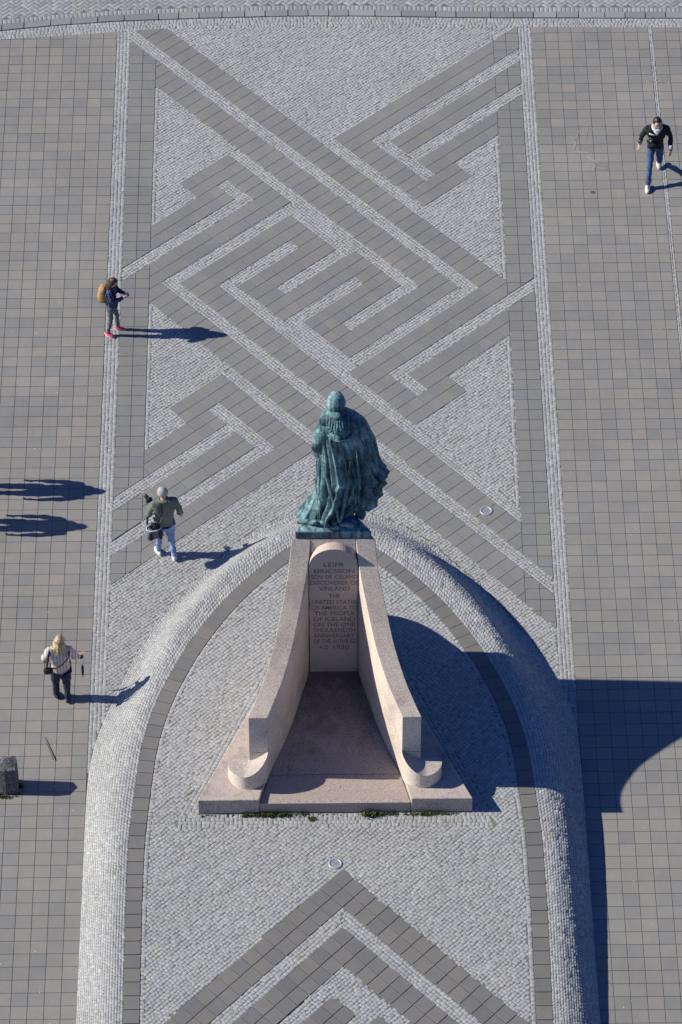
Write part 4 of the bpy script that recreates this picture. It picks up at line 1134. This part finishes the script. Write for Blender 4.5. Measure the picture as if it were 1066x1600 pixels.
    # --- shoes
    for s_ in 'LR':
        a=Jv['an'+s_]; t=Jv['to'+s_]; d=(t-a); d.z*=.5; d.normalize(); sd_=d.cross(Vector((0,0,1))).normalized(); up=sd_.cross(d)
        rm=Matrix((sd_,d,up)).transposed(); ct=a+d*.055-up*.040
        def shf(p):
            q=p.copy(); q.x*=(1-.18*max(0,-q.y/.14))*(1+.05*q.y); 
            if q.z<-.018: q.z=-.018-(-.018-q.z)*.25
            if q.z>0: q.z*= (1.25 if q.y<0.0 else 1-.45*min(1,q.y/.12))
            return q
        mb=MB(); mb.ball(ct,(.052,.142,.048),16,10,0,shf,rm); 
        so=MB(); so.ball(ct-up*.026,(.053,.145,.012),16,6,0,None,rm)
        sh_=mb.build('shoe',look['shoemat'],r); so.build('sole',look.get('solemat',look['shoemat']),sh_)
    # --- hair
    mb=MB()
    def hrf(p):
        q=p.copy(); a=math.atan2(q.y,q.x)
        k=1+.03*math.cos(9*a+q.z*50)+.02*math.sin(14*a)
        q.x*=k;q.y*=k
        if q.y>.045 and q.z<.055: q.y=.045+(q.y-.045)*.25; q.x*=.93
        if q.z<-.03: q.x*=.9; q.y*=.88
        return q
    mb.ball(H(0,-.012,.018),(.093,.112,.122),24,14,0,hrf,rot)
    hl_=look.get('hair',0)
    if hl_:
        rg2=random.Random(3)
        for i in range(22):
            a=math.pi*(1.02+.96*i/21); x,y=.086*math.cos(a),.098*math.sin(a)-.012
            l_=hl_*rg2.uniform(.8,1.1); pts=[H(x,y,.03),H(x*1.15,y*1.13,-.05)]
            e_=pts[-1]+Vector((rg2.uniform(-.02,.02)+x*.3,-.02,-l_*.55)); pts+= [e_,e_+Vector((rg2.uniform(-.03,.03),.0,-l_*.45))]
            mb.tube(pts,[.018,.026,.024,.010],6)
    mb.build('hair',look['hairmat'],r)
    return r,Jv,H,rot
def local(r,p): return r.matrix_world@Vector(p)
def tube_part(name,pts,rad,matl,parent,n=8):
    mb=MB(); mb.tube(pts,rad,n); return mb.build(name,matl,parent)

HAIRB=cloth('dark_brown_hair',(.045,.025,.014),.5,40,.5); HAIRK=cloth('black_hair',(.018,.015,.013),.4,40,.5)
HAIRG=cloth('grey_hair',(.30,.30,.31),.35,40,.6); HAIRY=cloth('blonde_hair',(.40,.29,.165),.45,26,.5)
NAVY=cloth('navy_patterned_jacket',(.022,.032,.065),.0,30); base(NAVY,ramp(NAVY,noise(NAVY,22,2,.6),[(.48,(.016,.024,.05)),(.56,(.06,.10,.20))]))
GJEAN=cloth('grey_jeans',(.11,.115,.125),.25); BJEAN=cloth('blue_jeans',(.05,.085,.17),.35,7); LJEAN=cloth('light_blue_jeans',(.17,.26,.45),.25,7); NTR=cloth('navy_trousers',(.018,.024,.05),.3)
BLK=cloth('black_fabric',(.014,.014,.016),.3); OLV=cloth('grey_green_jacket',(.125,.145,.115),.15,9); WHT=cloth('white_shoe_leather',(.62,.60,.57),.1); RED=cloth('pink_red_canvas',(.62,.05,.10),.15)
SCF=cloth('pale_grey_scarf',(.45,.46,.52),.2,20); TAN=cloth('tan_canvas',(.40,.235,.10),.2); GRY=cloth('grey_bag_fabric',(.10,.115,.15),.3)
KNIT=cloth('cream_ribbed_knit',(.48,.43,.37),.1)
tc=N(KNIT,'ShaderNodeTexCoord'); wv=N(KNIT,'ShaderNodeTexWave'); wv.bands_direction='X'; wv.inputs['Scale'].default_value=5.2; wv.inputs['Distortion'].default_value=1.2; wv.inputs['Detail'].default_value=1
L(KNIT,tc.outputs['Object'],wv.inputs['Vector']); base(KNIT,ramp(KNIT,wv.outputs['Fac'],[(.06,(.24,.21,.195)),(.26,(.45,.405,.365)),(.8,(.52,.475,.43))]))
LENS=mat('camera_lens',(.03,.03,.035),.15); RUB=mat('camera_body',(.02,.02,.022),.5)

# woman photographing, upper left
p1=person((-4.03,65.27,.012),R(-104),'woman in navy patterned jacket and pink shoes looking down at her camera',
  dict(shL=(-.17,.02,1.40),shR=(.17,.02,1.40),elL=(-.24,.10,1.16),elR=(.24,.10,1.16),wrL=(-.075,.33,1.24),wrR=(.085,.33,1.25),handL=(.5,.5,.3),handR=(-.5,.5,.3),
       head=(0,.07,1.60),headrot=(-28,0,0),anL=(-.13,.09,.09),toL=(-.16,.26,.035),knL=(-.11,.08,.5),anR=(.12,-.08,.09),toR=(.17,.08,.035),knR=(.11,.0,.5)),
  dict(topmat=NAVY,legmat=GJEAN,shoemat=RED,solemat=WHT,hairmat=HAIRB,hair=.30,leg=.90,hem=.80),1.02,.89)
r=p1[0]
bpy.context.view_layer.update()
bp=tag(empty('backpack',local(r,(.0,-.19,1.20)),R(-104)),'tan canvas backpack worn by the woman with the pink shoes','backpack')
mb=MB()
def sqf(p):
    f=lambda a,b: math.copysign(abs(a/b)**.55,a)*b
    return Vector((f(p.x,.14),f(p.y,.085),f(p.z,.20)))
mb.ball((0,0,0),(.14,.085,.20),20,14,0,sqf); mb.build('bag_body',TAN,bp)
mb=MB(); mb.ball((0,-.085,-.07),(.10,.035,.085),16,10,0,None); mb.build('front_pocket',TAN,bp)
for s_ in (-1,1): tube_part('strap',[(s_*.10,.06,.17),(s_*.115,.15,.235),(s_*.12,.27,.18),(s_*.13,.30,.02),(s_*.13,.20,-.12),(s_*.11,.06,-.15)],.016,BLK,bp)
cm=tag(empty('pocket_camera',local(r,(.0,.40,1.28)),R(-104)),'small silver camera held in both hands by the woman with the backpack','camera')
mb=MB(); mb.box(-.055,.055,-.014,.014,-.034,.034); bevel_obj(mb.build('camera_body',M['steel'],cm),.006); mb=MB(); mb.tube([(.01,.014,0),(.01,.036,0)],.022,14); mb.build('lens',LENS,cm)

# man walking towards the church, upper right
p2=person((7.62,70.13,.012),R(180-4),'dark haired man in black jacket and pale scarf striding towards the viewer',
  dict(pelvis=(0,0,.92),knR=(.10,.20,.50),anR=(.12,.38,.10),toR=(.13,.55,.06),hipR=(.095,.03,.88),hipL=(-.095,-.02,.88),knL=(-.10,.02,.46),anL=(-.10,-.37,.16),toL=(-.11,-.25,.035),
       waist=(0,.03,1.08),chest=(0,.07,1.30),neck=(0,.09,1.45),head=(0,.15,1.59),headrot=(-12,0,14),shL=(-.20,.05,1.39),shR=(.20,.08,1.39),
       elL=(-.29,.02,1.13),wrL=(-.31,.17,.90),elR=(.28,-.04,1.13),wrR=(.34,-.02,.88)),
  dict(topmat=BLK,legmat=BJEAN,shoemat=WHT,hairmat=HAIRK,leg=1.0),1.0,1.04)
r=p2[0]; J=p2[1]
mb=MB(); c_=J['neck']
mb.tube([(c_.x+.085*math.cos(t),c_.y+.02+.085*math.sin(t),c_.z+.005-.04*max(0,math.sin(t))) for t in np.linspace(0,2*math.pi,18)],.036,8)
mb.tube([(c_.x-.05,c_.y+.10,c_.z-.03),(c_.x,c_.y+.13,c_.z-.09),(c_.x+.05,c_.y+.10,c_.z-.03)],[.03,.045,.03],8); mb.build('scarf',SCF,r)
for s_ in 'LR':
    a=J['el'+s_].lerp(J['wr'+s_],.66); b=J['el'+s_].lerp(J['wr'+s_],1.0); tube_part('sleeve_cuff',[a,b],[.054,.047],SCF,r,12)
d=(J['wrL']-J['elL']).normalized(); tube_part('wristwatch',[J['wrL']+d*.005,J['wrL']+d*.03],.034,BLK,r,12)
tube_part('chest_stripe',[(.16,.195,1.335),(.10,.222,1.33),(.03,.232,1.325)],.015,SCF,r,6)
tube_part('chest_stripe',[(.14,.20,1.22),(.09,.215,1.18),(.13,.21,1.14)],.009,SCF,r,6)
bpy.context.view_layer.update()
bg_=tag(empty('waist_bag',local(r,(.07,.20,1.00)),R(176)),'black pouch bag hanging at the front of the walking man','bag')
mb=MB(); mb.ball((0,0,0),(.12,.055,.08),18,12); mb.build('pouch',BLK,bg_); tube_part('strap',[(.07,.0,.05),(.09,-.02,.25),(.02,-.10,.43),(-.10,-.14,.44),(-.20,-.25,.30)],.013,RUB,bg_)

# grey-haired man walking away
p3=person((-2.80,58.76,.006),R(14),'grey haired man in grey green jacket and light jeans walking away',
  dict(knR=(.11,.0,.50),anR=(.13,-.16,.10),toR=(.16,-.01,.035),knL=(-.11,.06,.5),anL=(-.13,.07,.09),toL=(-.16,.24,.04),chest=(0,.02,1.32),neck=(0,.05,1.47),head=(-.01,.08,1.63),headrot=(-8,0,62),
       shL=(-.22,.02,1.41),shR=(.22,.02,1.41),elL=(-.32,.02,1.15),wrL=(-.27,.24,1.02),elR=(.30,.00,1.14),wrR=(.35,.10,.92)),
  dict(topmat=OLV,legmat=LJEAN,shoemat=WHT,hairmat=HAIRG,hem=.80,leg=1.02),1.17,1.02)
r=p3[0]; J=p3[1]; tube_part('collar',[(.09*math.cos(t),.05+.085*math.sin(t),1.475) for t in np.linspace(0,2*math.pi,16)],.028,OLV,r,8)
bpy.context.view_layer.update()
cm=tag(empty('camera_with_lens',local(r,(-.24,.24,1.33)),R(30)),'black camera with long lens slung in front of the grey haired man','camera')
mb=MB(); mb.box(-.065,.065,-.03,.03,-.045,.045); mb.box(-.03,.03,-.025,.025,.04,.07); bevel_obj(mb.build('camera_body',RUB,cm),.01)
mb=MB(); mb.tube([(0,.03,0),(0,.09,0),(0,.092,0),(0,.16,0)],[.036,.036,.042,.042],16); mb.build('lens',LENS,cm)
mb=MB(); mb.tube([(0,.158,0),(0,.166,0)],[.043,.043],16); mb.build('lens_ring',M['steel'],cm)
sbg=tag(empty('shoulder_bag',local(r,(-.25,-.16,.90)),R(20)),'grey open camera bag hanging at the left hip of the grey haired man','bag')
mb=MB()
def bgf(p):
    f=lambda a,b: math.copysign(abs(a/b)**.5,a)*b
    return Vector((f(p.x,.17)*(1-.15*p.z/.13),f(p.y,.11),f(p.z,.13)))
mb.ball((0,0,-.05),(.17,.11,.14),22,14,0,bgf); mb.build('bag_body',GRY,sbg)
tube_part('rim',[(.15*math.cos(t),.10*math.sin(t),.075) for t in np.linspace(0,2*math.pi,20)],.012,SCF,sbg)
mb=MB()
for k in range(9): a=k*.7; mb.ball((.07*math.cos(a)*(k%3)/2,.045*math.sin(a),.11+.02*(k%2)),(.05,.035,.04),10,6)
mb.build('bag_contents',BLK,sbg)
tube_part('strap',[(.08,.06,.02),(.12,.02,.25),(.18,-.0,.45),(.19,.10,.58),(.12,.24,.55),(-.02,.26,.30),(-.10,.12,.08)],.020,BLK,sbg)
mb=MB(); mb.box(-.13,-.07,-.135,-.105,-.13,.06); mb.build('buckle_strap',BLK,sbg); mb=MB(); mb.box(.07,.13,-.135,-.105,-.15,.04); mb.build('buckle_strap',BLK,sbg)

# blonde woman walking away, lower left
p4=person((-4.72,54.90,.012),R(6),'blonde woman in cream ribbed sweater and navy trousers walking away',
  dict(knR=(.10,.0,.50),anR=(.10,-.06,.09),toR=(.13,.10,.035),anL=(-.11,.08,.09),toL=(-.14,.25,.035),knL=(-.11,.08,.5),chest=(0,.0,1.32),neck=(.0,.02,1.46),head=(.02,.05,1.61),headrot=(-10,0,-28),
       shL=(-.20,0,1.40),shR=(.20,0,1.40),elL=(-.31,.02,1.15),wrL=(-.22,.15,1.00),elR=(.30,.03,1.16),wrR=(.39,.15,1.01),handR=(.4,.5,-.1)),
  dict(top='sweater',topmat=KNIT,legmat=NTR,shoemat=NTR,hairmat=HAIRY,hair=.26,hem=.76,leg=1.08,cuff=1.25),1.26,.985)
r=p4[0];J=p4[1];H=p4[2]
mb=MB()
for s_ in (-1,1): mb.ball(H(s_*.035,.10,.012),(.026,.008,.020),10,6)
mb.tube([H(.085,-.0,.015),H(.088,.08,.018)],.005,6); mb.build('sunglasses',RUB,r)
d=(J['wrR']-J['elR']).normalized()
for s_ in ('R','L'): 
    d=(J['wr'+s_]-J['el'+s_]).normalized(); 
    tube_part('glove',[J['wr'+s_]-d*.03,J['wr'+s_]+d*.05,J['wr'+s_]+d*.11],[.040,.046,.030],BLK,r,10)
bpy.context.view_layer.update()
um=tag(empty('folded_umbrella',local(r,(.43,.21,.92)),R(6)),'slim black folded umbrella dangling by its loop from the blonde woman\'s hand','umbrella')
tube_part('wrist_loop',[(-.03,0,.06),(-.038,0,-.04),(-.03,0,-.16),(-.012,0,-.24),(.012,0,-.24),(.03,0,-.16),(.038,0,-.04),(.03,0,.06)],.007,SCF,um)
tube_part('cover',[(0,0,-.22),(0,0,-.28),(0,0,-.44),(0,0,-.56)],[.012,.030,.022,.006],BLK,um)
hb=tag(empty('crossbody_bag',local(r,(-.24,-.16,1.02)),R(6)),'small black crossbody bag behind the left arm of the blonde woman','bag')
mb=MB(); mb.ball((0,0,0),(.095,.05,.075),18,12,0,lambda p: Vector((math.copysign(abs(p.x/.095)**.6,p.x)*.095,p.y,math.copysign(abs(p.z/.075)**.6,p.z)*.075))); mb.build('pouch',BLK,hb)
tube_part('strap',[(.05,0,.05),(.16,-.06,.12),(.28,-.07,.22),(.40,-.01,.33),(.42,.10,.40)],.014,BLK,hb)
tube_part('strap',[(-.03,.0,.06),(-.01,-.0,.22),(.03,.05,.38),(.05,.14,.43)],.020,BLK,hb)

# two walkers just outside the frame whose shadows fall into it
for (x,y,lab,ph,bc) in ((-6.74,60.66,'man in dark jacket with rucksack walking just outside the left edge',.18,NAVY),(-7.06,59.66,'man in black coat with rucksack walking just outside the left edge, nearer',-.16,BLK)):
    q=person((x,y,.012),R(90),lab,dict(knR=(.10,ph*.6,.5),anR=(.11,ph,.10),toR=(.13,ph+.16,.04),knL=(-.10,-ph*.3,.5),anL=(-.11,-ph,.10),toL=(-.13,-ph+.16,.04),head=(0,.06,1.63)),dict(topmat=bc,legmat=BJEAN,shoemat=BLK,hairmat=HAIRB,leg=1.05),1.05,1.02)
    bpy.context.view_layer.update()
    b2=tag(empty('rucksack',local(q[0],(0,-.20,1.20)),R(90)),'dark rucksack carried by the '+('farther' if ph>0 else 'nearer')+' walker outside the left edge','rucksack')
    mb=MB(); mb.ball((0,0,0),(.16,.13,.25),18,12,0,lambda p: Vector((math.copysign(abs(p.x/.16)**.5,p.x)*.16,math.copysign(abs(p.y/.13)**.5,p.y)*.13,math.copysign(abs(p.z/.25)**.5,p.z)*.25))); mb.build('bag_body',BLK,b2)
    for s_ in (-1,1): tube_part('strap',[(s_*.10,.10,.2),(s_*.12,.2,.23),(s_*.13,.32,.12),(s_*.12,.16,-.14)],.018,RUB,b2)
